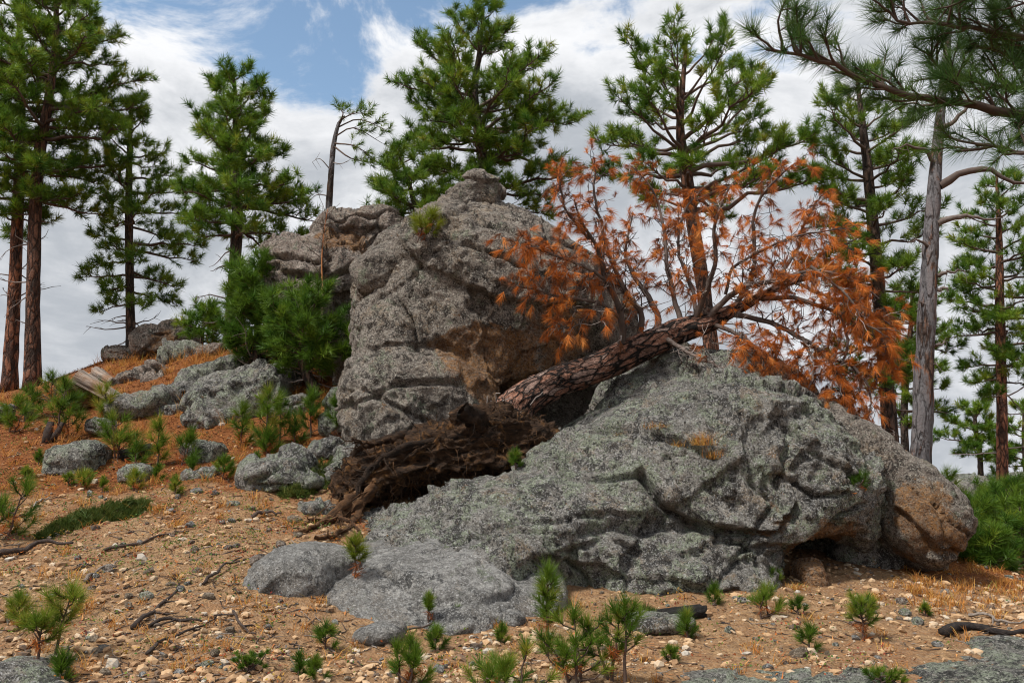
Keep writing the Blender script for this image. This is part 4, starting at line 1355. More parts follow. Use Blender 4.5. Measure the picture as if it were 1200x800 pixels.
# near pine reaching in from the right
def near_pine():
    rng = np.random.default_rng(8)
    Y = 5.3
    tp = px_polyline([(1420, 900, Y), (1415, 600, Y), (1408, 300, Y), (1404, 150, Y), (1400, 0, Y), (1395, -250, Y)])
    foot = tp[0].copy(); foot[2] = gzf(foot[0], foot[1])[0] - .05
    root = thing('near_pine', tuple(foot), 'near pine reaching a long sparse bough across the sky', 'tree')
    mb = MB(foot); make_trunk(mb, np.vstack([foot, tp[1:]]), np.array([.17, .16, .15, .13, .11, .06]), rng); mb.obj('trunk', M['bark_dark'], root)
    T_, D_, S_ = [], [], []
    boughs = [
        ([(1404, 175, 5.3), (1300, 165, 5.2), (1200, 138, 5.1), (1130, 122, 5.05), (1070, 112, 5.0), (1010, 92, 5.0), (960, 72, 4.95), (925, 60, 4.9), (895, 58, 4.9)], .045, 44, 1.0),
        ([(1402, 60, 5.3), (1300, 60, 5.4), (1200, 45, 5.4), (1120, 30, 5.45), (1060, 26, 5.5), (1030, 5, 5.5)], .030, 34, 1.0),
        ([(1403, 120, 5.3), (1300, 110, 5.6), (1220, 105, 5.7), (1160, 100, 5.8), (1105, 85, 5.8), (1085, 60, 5.8)], .026, 32, 1.0),
        ([(1406, 215, 5.3), (1310, 215, 5.0), (1230, 190, 4.9), (1170, 172, 4.9), (1120, 180, 4.9)], .024, 16, 1.0),
        ([(1404, 10, 5.3), (1300, 0, 5.2), (1200, -10, 5.1), (1130, -5, 5.1)], .028, 26, 1.0),
        ([(1405, 160, 5.3), (1310, 140, 5.5), (1230, 85, 5.6), (1170, 60, 5.6), (1130, 62, 5.6)], .024, 28, 1.0),
    ]
    for pts, r0, ns, sc in boughs:
        w = crom(px_polyline(pts), 26)
        w[2:] += rng.normal(0, .008, (24, 3))
        lm = MB(foot); lm.tube(w, np.linspace(r0, .007, 26), 7, .25, .1, rng, cap=False)
        for q in range(ns):
            t = 0.28 + 0.72 * (q + rng.uniform(0, 1)) / ns
            i = min(int(t * 25), 24); b0 = w[i]
            ld = nrm(w[i + 1] - w[i])
            d = nrm(ld * rng.uniform(.2, .9) + UP * rng.choice([1, 1, .6, -.25]) * rng.uniform(.3, 1) + np.array([0, rng.normal(0, .5), 0]))
            l = rng.uniform(.15, .5) * (1.15 - .5 * t)
            n = 5; P = [b0]
            for a in range(n):
                d = nrm(d + rng.normal(0, .16, 3) + UP * .08); P.append(P[-1] + d * l / n)
            lm.tube(P, np.linspace(.009, .004, n + 1), 4, .3, cap=False)
            T_.append(P[-1]); D_.append(d); S_.append(rng.uniform(.13, .17))
            for g in range(2 if l > .22 else 1):
                b1 = P[rng.integers(2, n)]; d1 = nrm(d + rng.normal(0, .6, 3)); l1 = rng.uniform(.07, .18)
                lm.tube([b1, b1 + d1 * l1], [.005, .003], 3, .3, cap=False)
                T_.append(b1 + d1 * l1); D_.append(d1 + UP * .15); S_.append(rng.uniform(.12, .16))
        T_.append(w[-1]); D_.append(nrm(w[-1] - w[-2])); S_.append(.15)
        lm.obj('bough', M['limb'], root)
    V, T, tn = needle_verts(np.array(T_), np.array(D_), np.array(S_), 70, .0032, rng, spread=(.15, 1.35), shoot=.55)
    cm = MB(foot); cm.add(V, T, None, tn); cm.obj('crown', M['needles_near'], root, smooth=False)


near_pine()


# ------------------------------------------------------------------ fallen red pine
def fallen_pine():
    rng = np.random.default_rng(21)
    raw = [(572, 524, 9.9, 30), (582, 504, 10.0, 26), (597, 484, 10.15, 22.5), (620, 464, 10.3, 20), (655, 447, 10.45, 18.5), (700, 431, 10.55, 17.8), (750, 408, 10.65, 17), (798, 387, 10.75, 15),
           (832, 377, 10.75, 11.5), (862, 362, 10.7, 7.5), (900, 342, 10.6, 5), (945, 325, 10.5, 3.6), (985, 322, 10.4, 2.6), (1020, 338, 10.3, 1.6)]
    W = np.array([[*at(p[0], p[1], p[2]), p[3] * m_per_px(p[2])] for p in raw])
    foot = W[0, :3].copy()
    root = thing('fallen_pine', tuple(foot), 'uprooted fallen pine with rust-red dead needles lying across the dome', 'tree')
    # plated trunk
    n, sides = 330, 72
    C = crom(W, n); P, R = C[:, :3], C[:, 3]
    T = np.gradient(P, axis=0); T /= np.linalg.norm(T, axis=1, keepdims=True)
    A = np.cross(T, UP); A /= np.linalg.norm(A, axis=1, keepdims=True); B = np.cross(A, T)
    th = np.arange(sides) * 2 * pi / sides
    s = np.concatenate([[0], np.cumsum(np.linalg.norm(np.diff(P, axis=0), axis=1))])
    S, TH = np.meshgrid(s, th, indexing='ij')
    RR = np.repeat(R[:, None], sides, 1)
    UV = np.stack([S * 4.6, np.cos(TH) * RR * 13, np.sin(TH) * RR * 13], -1).reshape(-1, 3)
    f1, f2, pid = worley(UV + .5 * np.stack([fbm(UV, .7, 3, seed=4 + k_) for k_ in range(3)], -1), 0.7, 9)
    rr = RR.ravel() * (1 + .05 * fbm(UV, .35, 3, seed=7)) + .014 * (pid - .5) + 0.012 * fbm(UV, 1.6, 3, seed=8) - .012 * (1 - smooth01(f2 - f1, 0, .2))
    V = (np.repeat(P, sides, 0) + rr[:, None] * (np.cos(TH).ravel()[:, None] * np.repeat(A, sides, 0) + np.sin(TH).ravel()[:, None] * np.repeat(B, sides, 0)))
    i = np.arange(n - 1)[:, None] * sides; j = np.arange(sides)[None, :]; k = (j + 1) % sides
    Q = np.stack([i + j, i + k, i + sides + k, i + sides + j], -1).reshape(-1, 4)
    tme = mesh_from(V - foot, [Q], 'trunk', {'tone': pid})
    ua = tme.attributes.new('barkuv', 'FLOAT_VECTOR', 'POINT'); ua.data.foreach_set('vector', np.ascontiguousarray(UV, np.float32).ravel())
    add_obj('trunk', tme, M['fallen_bark'], root)

    tufts, tdir, tsz = [], [], []
    # main limbs traced through the crown, each with its own depth
    LIMBS = [
        ([(724, 420, 10.6), (729, 392, 10.5), (724, 358, 10.4), (710, 328, 10.3), (697, 292, 10.1), (680, 262, 10.0), (668, 232, 9.9)], 8.5, 1.0),
        ([(726, 372, 10.45), (700, 352, 10.2), (668, 346, 10.0), (634, 334, 9.8), (608, 330, 9.7)], 4.0, 1.1),
        ([(712, 330, 10.3), (685, 312, 10.0), (655, 300, 9.8), (630, 290, 9.7), (605, 292, 9.6)], 3.5, 1.2),
        ([(746, 408, 10.65), (752, 372, 10.6), (738, 348, 10.5), (722, 312, 10.5), (708, 262, 10.5), (700, 215, 10.5), (702, 180, 10.5)], 6.5, 1.0),
        ([(772, 398, 10.7), (768, 366, 10.8), (757, 342, 10.9), (742, 322, 11.0), (732, 290, 11.1), (742, 250, 11.2)], 7.5, 0.7),
        ([(800, 385, 10.75), (790, 345, 10.9), (780, 300, 11.0), (776, 255, 11.1), (762, 215, 11.2), (738, 192, 11.2)], 6.0, 1.0),
        ([(812, 380, 10.75), (826, 345, 10.6), (838, 310, 10.4), (836, 272, 10.3), (850, 232, 10.2), (872, 200, 10.1)], 6.5, 1.0),
        ([(826, 378, 10.75), (850, 350, 10.5), (874, 334, 10.3), (905, 326, 10.1), (948, 312, 9.9), (995, 318, 9.8), (1032, 342, 9.7)], 7.0, 1.1),
        ([(852, 370, 10.75), (876, 335, 10.7), (884, 295, 10.7), (880, 255, 10.7), (898, 218, 10.6), (930, 190, 10.6)], 6.0, 1.0),
        ([(858, 368, 10.7), (900, 376, 10.4), (938, 394, 10.2), (968, 420, 10.0), (982, 458, 9.9), (988, 495, 9.85)], 6.0, 1.3),
        ([(836, 380, 10.7), (868, 392, 10.3), (898, 418, 10.0), (912, 450, 9.8)], 5.0, 1.25),
        ([(892, 350, 10.65), (940, 350, 10.3), (985, 366, 10.1), (1020, 395, 10.0), (1040, 425, 9.95)], 5.5, 1.2),
        ([(780, 396, 10.6), (808, 414, 10.2), (838, 428, 9.9), (868, 432, 9.75)], 5.0, 0.5),
        ([(902, 344, 10.6), (928, 302, 10.8), (944, 262, 10.9), (962, 232, 11.0)], 5.0, 1.0),
        ([(816, 380, 10.8), (812, 335, 11.1), (796, 292, 11.3), (802, 245, 11.4), (826, 215, 11.5)], 5.0, 1.0),
        ([(880, 356, 10.7), (925, 330, 10.9), (965, 300, 11.0), (1000, 285, 11.0)], 4.5, 1.0),
        ([(930, 330, 10.55), (965, 345, 10.3), (1000, 350, 10.2), (1035, 372, 10.1)], 4.0, 1.2),
        ([(946, 400, 10.15), (935, 430, 10.0), (940, 462, 9.9), (930, 485, 9.85)], 3.0, 1.3),
        ([(968, 420, 10.0), (1000, 432, 9.95), (1012, 462, 9.9), (1002, 492, 9.9)], 3.0, 1.4),
        ([(690, 280, 10.1), (668, 250, 9.9), (662, 215, 9.8), (655, 195, 9.8)], 3.0, 1.1),
        ([(700, 352, 10.2), (690, 372, 10.0), (668, 388, 9.9), (650, 380, 9.85)], 2.5, 1.3),
        ([(905, 376, 10.4), (918, 400, 10.1), (905, 430, 9.95), (890, 448, 9.85)], 3.0, 1.3),
        ([(985, 366, 10.1), (992, 400, 9.95), (975, 440, 9.85), (968, 470, 9.8)], 3.0, 1.4),
        ([(1000, 350, 10.2), (1030, 380, 10.0), (1038, 412, 9.95), (1025, 445, 9.9)], 3.0, 1.4),
        ([(940, 395, 10.2), (955, 430, 9.95), (945, 470, 9.85), (960, 500, 9.8)], 3.0, 1.4),
        ([(870, 390, 10.3), (860, 412, 10.0), (880, 430, 9.85)], 2.5, 1.0),
        ([(1000, 430, 9.95), (1020, 455, 9.85), (1015, 490, 9.8)], 2.5, 1.4),
        ([(950, 312, 9.9), (985, 340, 9.7), (1010, 375, 9.65), (1030, 385, 9.6)], 3.0, 1.3),
        ([(850, 345, 10.5), (862, 312, 10.4), (905, 288, 10.3), (950, 275, 10.3), (985, 268, 10.3)], 3.5, 1.1),
    ]
    for pts, r0, red in LIMBS:
        w = crom(px_polyline(pts), 22)
        ln = np.linalg.norm(np.diff(w, axis=0), axis=1).sum()
        w[3:] += np.cumsum(rng.normal(0, .009, (19, 3)), 0)
        rr = np.linspace(r0 * .62, 0.8, 22) * m_per_px(10.4)
        lm = MB(foot); lm.tube(w, rr, 7, rng.uniform(.3, .55), .12, rng, cap=False)
        ns = int(ln * 24)
        for q in range(ns):
            t = 0.18 + 0.82 * (q + rng.uniform(0, 1)) / ns
            i0 = min(int(t * 21), 20); b0 = w[i0]; ld = nrm(w[i0 + 1] - w[i0])
            d = nrm(ld * .6 + rng.normal(0, .75, 3))
            l = rng.uniform(.14, .52) * (1.15 - .45 * t)
            nseg = 7; PP = [b0]
            for a in range(nseg):
                d = nrm(d + rng.normal(0, .26, 3) + np.array([0, 0, .02])); PP.append(PP[-1] + d * l / nseg)
            grey = rng.choice([.2, .35, .5, .95])
            lm.tube(PP, np.linspace(max(.0055, rr[i0] * .3), .0024, nseg + 1), 3, grey, cap=False)
            ends = [(PP[-1], d)]
            for g in range(rng.integers(1, 3)):
                b1 = PP[rng.integers(2, nseg)]; d1 = nrm(d * .5 + rng.normal(0, .8, 3)); l1 = rng.uniform(.06, .2); X_ = [b1]
                for a in range(4):
                    d1 = nrm(d1 + rng.normal(0, .3, 3)); X_.append(X_[-1] + d1 * l1 / 4)
                lm.tube(X_, np.linspace(.005, .0026, 5), 3, grey, cap=False)
                ends.append((X_[-1], d1))
            for e_, dd in ends:
                if rng.uniform() < 0.80 * red * (0.5 + .6 * t):
                    tufts.append(e_); tdir.append(nrm(dd + np.array([0, 0, -.35]))); tsz.append(rng.uniform(.08, .13))
        lm.obj('dead_branch', M['twig'], root)
    V, T, tn = needle_verts(np.array(tufts), np.array(tdir), np.array(tsz), 60, .0042, rng, spread=(.1, 1.0), shoot=.7, droop=.30, tone=rng.beta(1.2, 1.3, len(tufts)))
    cm = MB(foot); cm.add(V, T, None, tn); cm.obj('crown', M['needles_red'], root, smooth=False)

    # torn-up root plate: soil mass, then every big root
    prims = [E(606, 528, 9.85, 58, 36, .45, -24, 2.4), E(545, 533, 9.7, 75, 32, .45, 2, 2.4), E(475, 545, 9.6, 62, 30, .42, 14, 2.4), E(428, 572, 9.5, 32, 26, .32, 32, 2.3),
             E(582, 508, 9.9, 34, 28, .36, 0, 2.2), E(548, 495, 9.5, 12, 20, .12, 32, 2.4), E(490, 612, 9.2, 95, 40, .75, 20, 2.3, sub=True)]
    f, lo, hi = field(prims, .15)
    Vr, Qr = surface_nets(f, lo, hi, .017)
    N = vert_normals(Vr, Qr)
    # fibres run along the plate
    ca, sa = cos(.25), sin(.25)
    al = Vr[:, 0] * ca + Vr[:, 2] * sa; ac = -Vr[:, 0] * sa + Vr[:, 2] * ca
    q3 = np.stack([al * .28, Vr[:, 1] * .9, ac], -1)
    wq = q3 + .10 * np.stack([fbm(Vr, 1.6, 3, seed=81 + k_) for k_ in range(3)], -1)
    Vr = Vr + N * (0.12 * fbm(Vr, 2.2, 3, .6, 3) + .07 * ridged(wq, 6.5, 2, 7) + .06 * ridged(wq, 15, 3, 9) + .07 * fbm(Vr, 7, 3, .6, 14) + .035 * fbm(Vr, 20, 2, .5, 12) - .04)[:, None]
    plate = add_obj('root_plate', mesh_from(Vr - foot, [Qr], 'root_plate', {}), M['soil'], root)
    ROOTS = [
        ([(608, 505, 9.85), (580, 506, 9.5), (560, 497, 9.3), (544, 484, 9.2)], 16, 10, .08),
        ([(575, 512, 9.6), (530, 518, 9.35), (490, 520, 9.25), (455, 532, 9.2), (432, 552, 9.15), (415, 585, 9.05)], 9, 2.5, .3),
        ([(605, 540, 9.5), (628, 552, 9.4), (650, 550, 9.4), (672, 546, 9.4)], 11, 3, .2),
        ([(520, 512, 9.6), (480, 508, 9.5), (450, 516, 9.5), (428, 528, 9.5), (420, 536, 9.5)], 7, 2, .35),
        ([(450, 545, 9.25), (432, 575, 9.1), (405, 600, 9.0), (375, 618, 8.9), (350, 630, 8.8)], 6, 2, .7),
        ([(440, 565, 9.2), (418, 602, 9.0), (388, 628, 8.85), (362, 634, 8.75)], 5, 2, .6),
        ([(424, 580, 9.15), (402, 590, 9.0), (384, 608, 8.95), (380, 634, 8.85)], 6, 3, .7),
        ([(625, 555, 9.4), (655, 566, 9.25), (685, 560, 9.25), (720, 556, 9.25)], 5, 1.5, .4),
        ([(470, 520, 9.4), (455, 508, 9.4), (440, 512, 9.4), (426, 506, 9.4)], 3.5, 1.2, .6),
        ([(410, 590, 9.05), (398, 612, 8.95), (410, 634, 8.85)], 4, 1.5, .6),
        ([(398, 600, 9.0), (370, 606, 8.9), (345, 618, 8.8)], 3.5, 1.2, .8),
    ]
    for pts, ra, rb, tn_ in ROOTS:
        wp = px_polyline(pts)
        for q, p_ in enumerate(pts):
            if p_[1] >= 588:
                gq_ = gpt(p_[0], p_[1])
                if gq_[1] < wp[q, 1]: wp[q] = gq_ + UP * .035
        if pts[-1][1] >= 600: tn_ = min(1.3, tn_ * 1.5)
        w = crom(wp, 40); w[2:] += np.cumsum(rng.normal(0, .009, (38, 3)), 0)
        n_, sd = 40, 10
        rad = np.linspace(ra, rb, n_) * m_per_px(9.4) * .8
        lm = MB(foot)
        ph = np.repeat(rng.normal(0, 1, (1, sd)), n_, 0) * .16 + rng.normal(0, .10, (n_, sd))
        T_ = np.gradient(w, axis=0); T_ /= np.linalg.norm(T_, axis=1, keepdims=True)
        A_ = np.cross(T_, np.array([.1, .95, .3])); A_ /= np.linalg.norm(A_, axis=1, keepdims=True); B_ = np.cross(T_, A_)
        th_ = np.arange(sd) * 2 * pi / sd
        rr_ = rad[:, None] * (1 + ph)
        VV = w[:, None] + rr_[..., None] * (1.25 * np.cos(th_)[None, :, None] * A_[:, None] + .8 * np.sin(th_)[None, :, None] * B_[:, None])
        i_ = np.arange(n_ - 1)[:, None] * sd; j_ = np.arange(sd)[None]; k_ = (j_ + 1) % sd
        tone_ = np.clip(tn_ * .6 + ph * .9, 0, 1).ravel()
        lm.add(VV.reshape(-1, 3), None, np.stack([i_ + j_, i_ + k_, i_ + sd + k_, i_ + sd + j_], -1).reshape(-1, 4), tone_)
        # frayed side roots
        for q in range(int(len(pts) * 3)):
            b0 = w[rng.integers(8, n_)]; d = nrm(nrm(w[-1] - w[0]) + rng.normal(0, .7, 3) + np.array([-.2, 0, -.3])); l = rng.uniform(.06, .3); X_ = [b0]
            for a_ in range(6):
                d = nrm(d + rng.normal(0, .28, 3) + np.array([0, 0, -.06])); X_.append(X_[-1] + d * l / 6)
            lm.tube(X_, np.linspace(rng.uniform(.005, .012), .002, 7), 4, tn_ * rng.uniform(.4, 1), cap=False)
        lm.obj('root', M['root'], plate)
    # fine rootlets
    lm = MB(foot)
    keep = np.argwhere((N[:, 1] < .2)).ravel()
    for q in rng.choice(keep, 950):
        p = Vr[q] - N[q] * .02; d = nrm(N[q] + rng.normal(0, .6, 3) + np.array([-.35, -.2, -.35])); l = rng.uniform(.04, .22)
        X_ = [p]
        for a in range(6):
            d = nrm(d + rng.normal(0, .3, 3) + np.array([0, 0, -.10])); X_.append(X_[-1] + d * l / 6)
        lm.tube(X_, np.linspace(rng.uniform(.003, .008), .0015, 7), 3, rng.uniform(0, .8), cap=False)
    o = lm.obj('rootlets', M['root'], plate); o['kind'] = 'stuff'
    # grey broken twigs at the butt
    for q in range(16):
        p = at(rng.uniform(560, 640), rng.uniform(468, 505), 9.8); d = nrm(rng.normal(0, 1, 3) + np.array([0, -.3, .2])); X_ = [p]
        for a in range(5):
            d = nrm(d + rng.normal(0, .3, 3)); X_.append(X_[-1] + d * .05)
        lm = MB(foot); lm.tube(X_, np.linspace(.008, .003, 6), 4, .95, cap=False); lm.obj('dead_twig', M['twig'], root)


fallen_pine()


# ------------------------------------------------------------------ bushy young pines
pine('dark bushy pine below the broad full pine, its needles reaching the rocks', [(300, 438, 5), (302, 400, 4.5), (300, 350, 3.5), (292, 305, 1.5)], 13.4,
     [(303, 275, 312), (330, 262, 335), (360, 262, 350), (390, 268, 352), (420, 280, 345)], 31, limbs=36, elev=(0, 60), mat='needles_deep', bark='bark_dark', needle=.17, dens=1.15, bare=.2, dead=4, name='bushy_pine', tone_shift=-.2)
pine('dark bushy pine with a thick leaning stem against the ledge', [(372, 462, 7), (358, 435, 6), (350, 400, 4), (356, 360, 2.5), (362, 335, 1.2)], 12.5,
     [(335, 335, 388), (360, 322, 408), (390, 318, 415), (415, 325, 412), (436, 338, 398)], 32, limbs=27, elev=(0, 55), mat='needles_deep', bark='bark_dark', needle=.16, dens=1.0, bare=.25, dead=4, name='bushy_pine', tone_shift=-.2)
pine('small leggy pine on the crest behind the bushy pines', [(236, 404, 2.5), (238, 385, 2), (240, 360, 1)], 15.6,
     [(358, 230, 250), (375, 222, 262), (390, 220, 268), (400, 228, 262)], 33, limbs=12, elev=(5, 50), bark='bark_dark', dead=0, dens=.9, name='small_pine')
TH = [(1128, 690, 70, 48, 10.6), (1160, 700, 84, 52, 10.4), (1196, 690, 96, 56, 10.8), (1145, 660, 74, 50, 12.0), (1180, 655, 82, 54, 12.2), (1120, 640, 52, 36, 12.6), (1205, 650, 90, 50, 13.0), (1160, 625, 56, 48, 14.0), (1190, 620, 54, 46, 14.4)]
for i, (px, py, h, wd, Y) in enumerate(TH):
    g = at(px, py, Y)
    pine('waist-high young pine in the green thicket below the far outcrop', [(px, py, 2.2), (px + 2, py - h * .5, 1.8), (px - 1, py - h, .8)], Y,
         [(py - h, px - 8, px + 8), (py - h * .7, px - wd * .4, px + wd * .4), (py - h * .35, px - wd * .5, px + wd * .5), (py - h * .05, px - wd * .4, px + wd * .4)], 40 + i,
         limbs=15, elev=(8, 60), mat='needles_deep', bark='bark_dark', dead=0, needle=.15, dens=.7, bare=.2, name='young_pine', group='young pines in the right-hand thicket', wid=.008, tone_shift=-.26 + .05 * (i % 4))


# ------------------------------------------------------------------ seedlings and saplings
def sapling(px, py, h, wd, seed, label, group=None, mat='needles_young', Y=None, nl=.115, name='pine_sapling', lean=0.0, n=85, stems=1, leggy=.0):
    rng = np.random.default_rng(900 + seed)
    g = gpt(px, py) if Y is None else (hit(px, py) if Y == 'hit' else at(px, py, Y))
    if isinstance(Y, float): g[2] = gzf(g[0], g[1])[0]
    k = g[1] / F
    H, Wd = h * k, wd * k
    foot = g - UP * .03
    root = thing(name, tuple(foot), label, 'sapling', group)
    P_, D_, S_ = [], [], []
    nl = min(nl, H * .48)
    for s_ in range(stems):
        off = np.array([rng.normal(0, Wd * .12), rng.normal(0, Wd * .12), 0]) if stems > 1 else np.zeros(3)
        Hs = H * (1 if s_ == 0 else rng.uniform(.55, .9))
        ln = np.array([lean * H + (rng.normal(0, .18) * H if stems > 1 else 0), rng.normal(0, .04) * H, 0])
        t = np.linspace(0, 1, 7)[:, None]
        st_ = foot + off + ln * t ** 1.3 + UP * (max(Hs - nl * .55, Hs * .4) + .03) * t + rng.normal(0, .012 * H, (7, 3)) * np.sin(pi * t)
        mb = MB(foot); mb.tube(st_, np.linspace(.006 + .012 * H, .004, 7), 6, .45, .1, rng, cap=False); mb.obj('stem', M['limb'], root)
        P_.append(st_[-1] + UP * nl * .3); D_.append(UP + rng.normal(0, .15, 3)); S_.append(nl)
        P_.append(st_[-1]); D_.append(UP + rng.normal(0, .3, 3)); S_.append(nl)
        nb = int(np.clip(H * Wd / (nl * nl) * 1.5 / stems, 2, 30))
        for b in range(nb):
            tt = leggy + (1 - leggy) * (.12 + .8 * (b + rng.uniform(0, 1)) / nb)
            f = tt * 6; a = min(int(f), 5); b0 = st_[a] + (st_[a + 1] - st_[a]) * (f - a)
            az = b * 2.4 + rng.uniform(-.4, .4)
            l = max(Wd * .68 - nl * .35, nl * .35) * (1.15 - .6 * tt) * rng.uniform(.65, 1.15)
            d = nrm([cos(az), sin(az), rng.uniform(.1, .9)])
            p1 = b0 + d * l * .6; p2 = p1 + nrm(d + UP * .7) * l * .5
            mb = MB(foot); mb.tube([b0, p1, p2], [.0065, .005, .003], 4, .4, cap=False); mb.obj('branch', M['limb'], root)
            P_.append(p2); D_.append(nrm(d + UP * .7)); S_.append(nl * rng.uniform(.8, 1.05))
            if rng.uniform() < .55:
                P_.append(p1); D_.append(nrm(d + UP * .3)); S_.append(nl * .8)
    nn = n if g[1] < 9 else int(n * .75)
    V, T, tn = needle_verts(np.array(P_), np.array(D_), np.array(S_), nn, .0036 if g[1] < 9 else .0058, rng, spread=(.08, 1.15), shoot=.5, tone=np.clip(rng.normal(rng.uniform(.1, .75), .2, len(P_)), 0, 1))
    cm = MB(foot); cm.add(V, T, None, tn); cm.obj('crown', M[mat], root, smooth=False)
    if H > .2:      # brown shed needles on the lower stem
        q = rng.integers(0, len(P_), max(2, len(P_) // 4))
        pp = np.array(P_)[q] * .45 + foot * .55 + rng.normal(0, .02, (len(q), 3)); pp[:, 2] = np.maximum(pp[:, 2], foot[2] + .05)
        V, T, tn = needle_verts(pp, rng.normal(0, 1, (len(q), 3)) - UP * .4, nl * .8, 22, .004, rng, spread=(.1, 1.2))
        cm = MB(foot); cm.add(V, T, None, tn * .7); cm.obj('dead_needles', M['needles_red'], root, smooth=False)
    return root


SLOPE = 'bushy knee-high pine sapling growing in the orange needle litter'
SLG = 'bushy saplings on the needle-covered slope'
SLL = ['tall bushy sapling growing over the forked dark stump', 'sapling above the short dark stump by the tall trunks', 'bushy sapling beside the grey stone under the two tall trunks', 'sapling in front of the rusty tan rock', 'bushy sapling behind the lichen boulder', 'sapling beside the short charred log', 'bushy sapling between the charred log and the small mossy boulder', 'bushy sapling on the crest behind the weathered log', 'slender sapling on the crest near the leafless twiggy bush', 'sapling at the foot of the inner tall trunk', 'low sapling just above the charred log', 'small sapling touching the small mossy boulder']
for i, (px, py, h, wd, st_) in enumerate([(68, 516, 72, 46, 2), (36, 490, 40, 30, 1), (10, 508, 46, 38, 2), (122, 497, 48, 30, 1), (140, 538, 56, 46, 2), (185, 545, 56, 30, 1), (208, 545, 42, 36, 2), (85, 447, 40, 36, 2), (118, 432, 34, 26, 1), (60, 470, 36, 26, 1), (158, 548, 34, 26, 1), (225, 540, 26, 20, 1)]):
    sapling(px, py, h, wd, i, SLL[i], SLG, 'needles_young', stems=st_, nl=.17, Y=13.6 if py < 450 else None)
TALL = ['slim upright sapling before the low end of the pink-faced boulder', 'tallest slim sapling before the bare pink face of the boulder', 'slim sapling close beside the tallest slim one', 'slim sapling below the stem of the leaning bushy pine', 'slim sapling above the dark grey stone', 'short sapling between the slim ones', 'low spreading sapling under the tallest slim one']
for i, (px, py, h, wd, Y) in enumerate([(283, 525, 55, 26, 11.2), (312, 530, 78, 34, 11.0), (328, 520, 62, 28, 11.3), (364, 512, 58, 34, 11.2), (396, 510, 52, 30, 11.0), (345, 520, 34, 24, 11.0), (312, 535, 34, 36, 10.8)]):
    sapling(px, py, h, wd, 30 + i, TALL[i], 'slim saplings before the pink-faced boulder', Y=None, nl=.16)
SML = 'ankle-high pine seedling among the stones of the slope'
for i, (px, py, h, wd) in enumerate([(262, 562, 28, 26), (98, 572, 22, 26), (156, 575, 24, 26), (205, 580, 22, 20), (185, 562, 18, 14), (45, 545, 18, 14), (120, 575, 16, 12), (225, 555, 22, 18), (30, 560, 14, 14), (300, 548, 18, 16), (80, 568, 14, 14), (20, 480, 16, 14)]):
    sapling(px, py, h, wd, 60 + i, SML, 'ankle-high seedlings on the slope', nl=.10)
sapling(6, 635, 74, 60, 80, 'dense young pine at the end of the long juniper mat', stems=2, nl=.15)
sapling(52, 772, 84, 62, 81, 'forked sapling with bare crooked stem beside the half-buried grey rock', leggy=.45, nl=.12, lean=.12, stems=2)
sapling(70, 800, 36, 30, 82, 'stubby seedling beside a broken dark stick', nl=.11)
sapling(20, 735, 40, 36, 83, 'sparse seedling sprouting behind the forked sapling', nl=.10)
sapling(416, 676, 48, 30, 84, 'bright two-tufted seedling in the cleft of the rounded boulder', Y='hit', nl=.105, leggy=.4, mat='needles_yellow')
sapling(641, 768, 102, 36, 85, 'tall leggy sapling with one big top tuft', leggy=.35, nl=.13)
sapling(672, 800, 84, 62, 86, 'full three-stemmed sapling beside the leggy one', stems=3, nl=.12)
sapling(718, 800, 96, 56, 87, 'crooked sapling with twisting bare stems', stems=3, nl=.11, leggy=.35)
sapling(580, 815, 62, 72, 88, 'wide bushy sapling clump with a tan-tinged heart', stems=4, nl=.11)
sapling(476, 808, 60, 44, 89, 'slender three-stemmed sapling below the apron', stems=3, nl=.095)
sapling(510, 762, 26, 30, 90, 'little round seedling just off the apron edge', nl=.095)
sapling(381, 760, 30, 30, 91, 'little round seedling at the foot of the apron', nl=.10)
sapling(350, 792, 26, 20, 92, 'narrower of two side-by-side seedlings under the apron', 'pair of seedlings', nl=.09)
sapling(368, 797, 26, 24, 93, 'wider of two side-by-side seedlings under the apron', 'pair of seedlings', nl=.09)
sapling(502, 728, 32, 16, 94, 'thin bent two-tufted sprout on the apron', Y='hit', nl=.075, leggy=.5)
sapling(896, 724, 36, 40, 95, 'thick seedling on the gravel before the dome hollow', nl=.12, stems=2)
sapling(838, 708, 24, 20, 96, 'small seedling against the foot of the dome', nl=.10)
sapling(905, 686, 18, 26, 97, 'low seedling crouching under the dome hollow', nl=.10)
sapling(806, 748, 32, 26, 98, 'seedling next to the charred stub', nl=.10)
sapling(1012, 750, 48, 44, 99, 'tiny tree-shaped sapling with a clear dark stem on the gravel', nl=.085, leggy=.4)
sapling(948, 762, 30, 30, 100, 'bushy seedling beside a pale rock in the gravel', nl=.10)
sapling(1030, 806, 22, 44, 101, 'bushy sprig growing from the flat green-grey rock', nl=.10, stems=2)
sapling(1085, 722, 16, 14, 102, 'wispy sprout out on the open gravel', nl=.08)
sapling(786, 776, 18, 24, 103, 'low spreading seedling between the crooked sapling and the gravel', nl=.08)
sapling(290, 786, 16, 40, 104, 'flat green sprout at the edge of the yellow gravel', nl=.07, stems=2)
sapling(536, 732, 20, 14, 105, 'faint sprout at the upper apron edge', nl=.07)
sapling(588, 752, 20, 20, 106, 'small sprout by the round grey rock', nl=.08)
sapling(935, 720, 20, 20, 107, 'thin grassy sprout beside the thick seedling', nl=.08)
sapling(492, 282, 40, 44, 108, 'yellow-green seedling rooted on the shoulder of the towering boulder', Y='hit', mat='needles_yellow', nl=.14, stems=2)
sapling(1003, 580, 26, 34, 109, 'green sprig in the dark cleft beside the overhanging boulder', Y='hit', nl=.14, stems=2)
sapling(604, 548, 0.1 + 22, 16, 110, 'tiny sprout under the fallen trunk butt', Y='hit', nl=.08)
sapling(1110, 560, 44, 28, 111, 'shaggy young pine peeping out behind the overhanging boulder', Y=13.2, nl=.16)


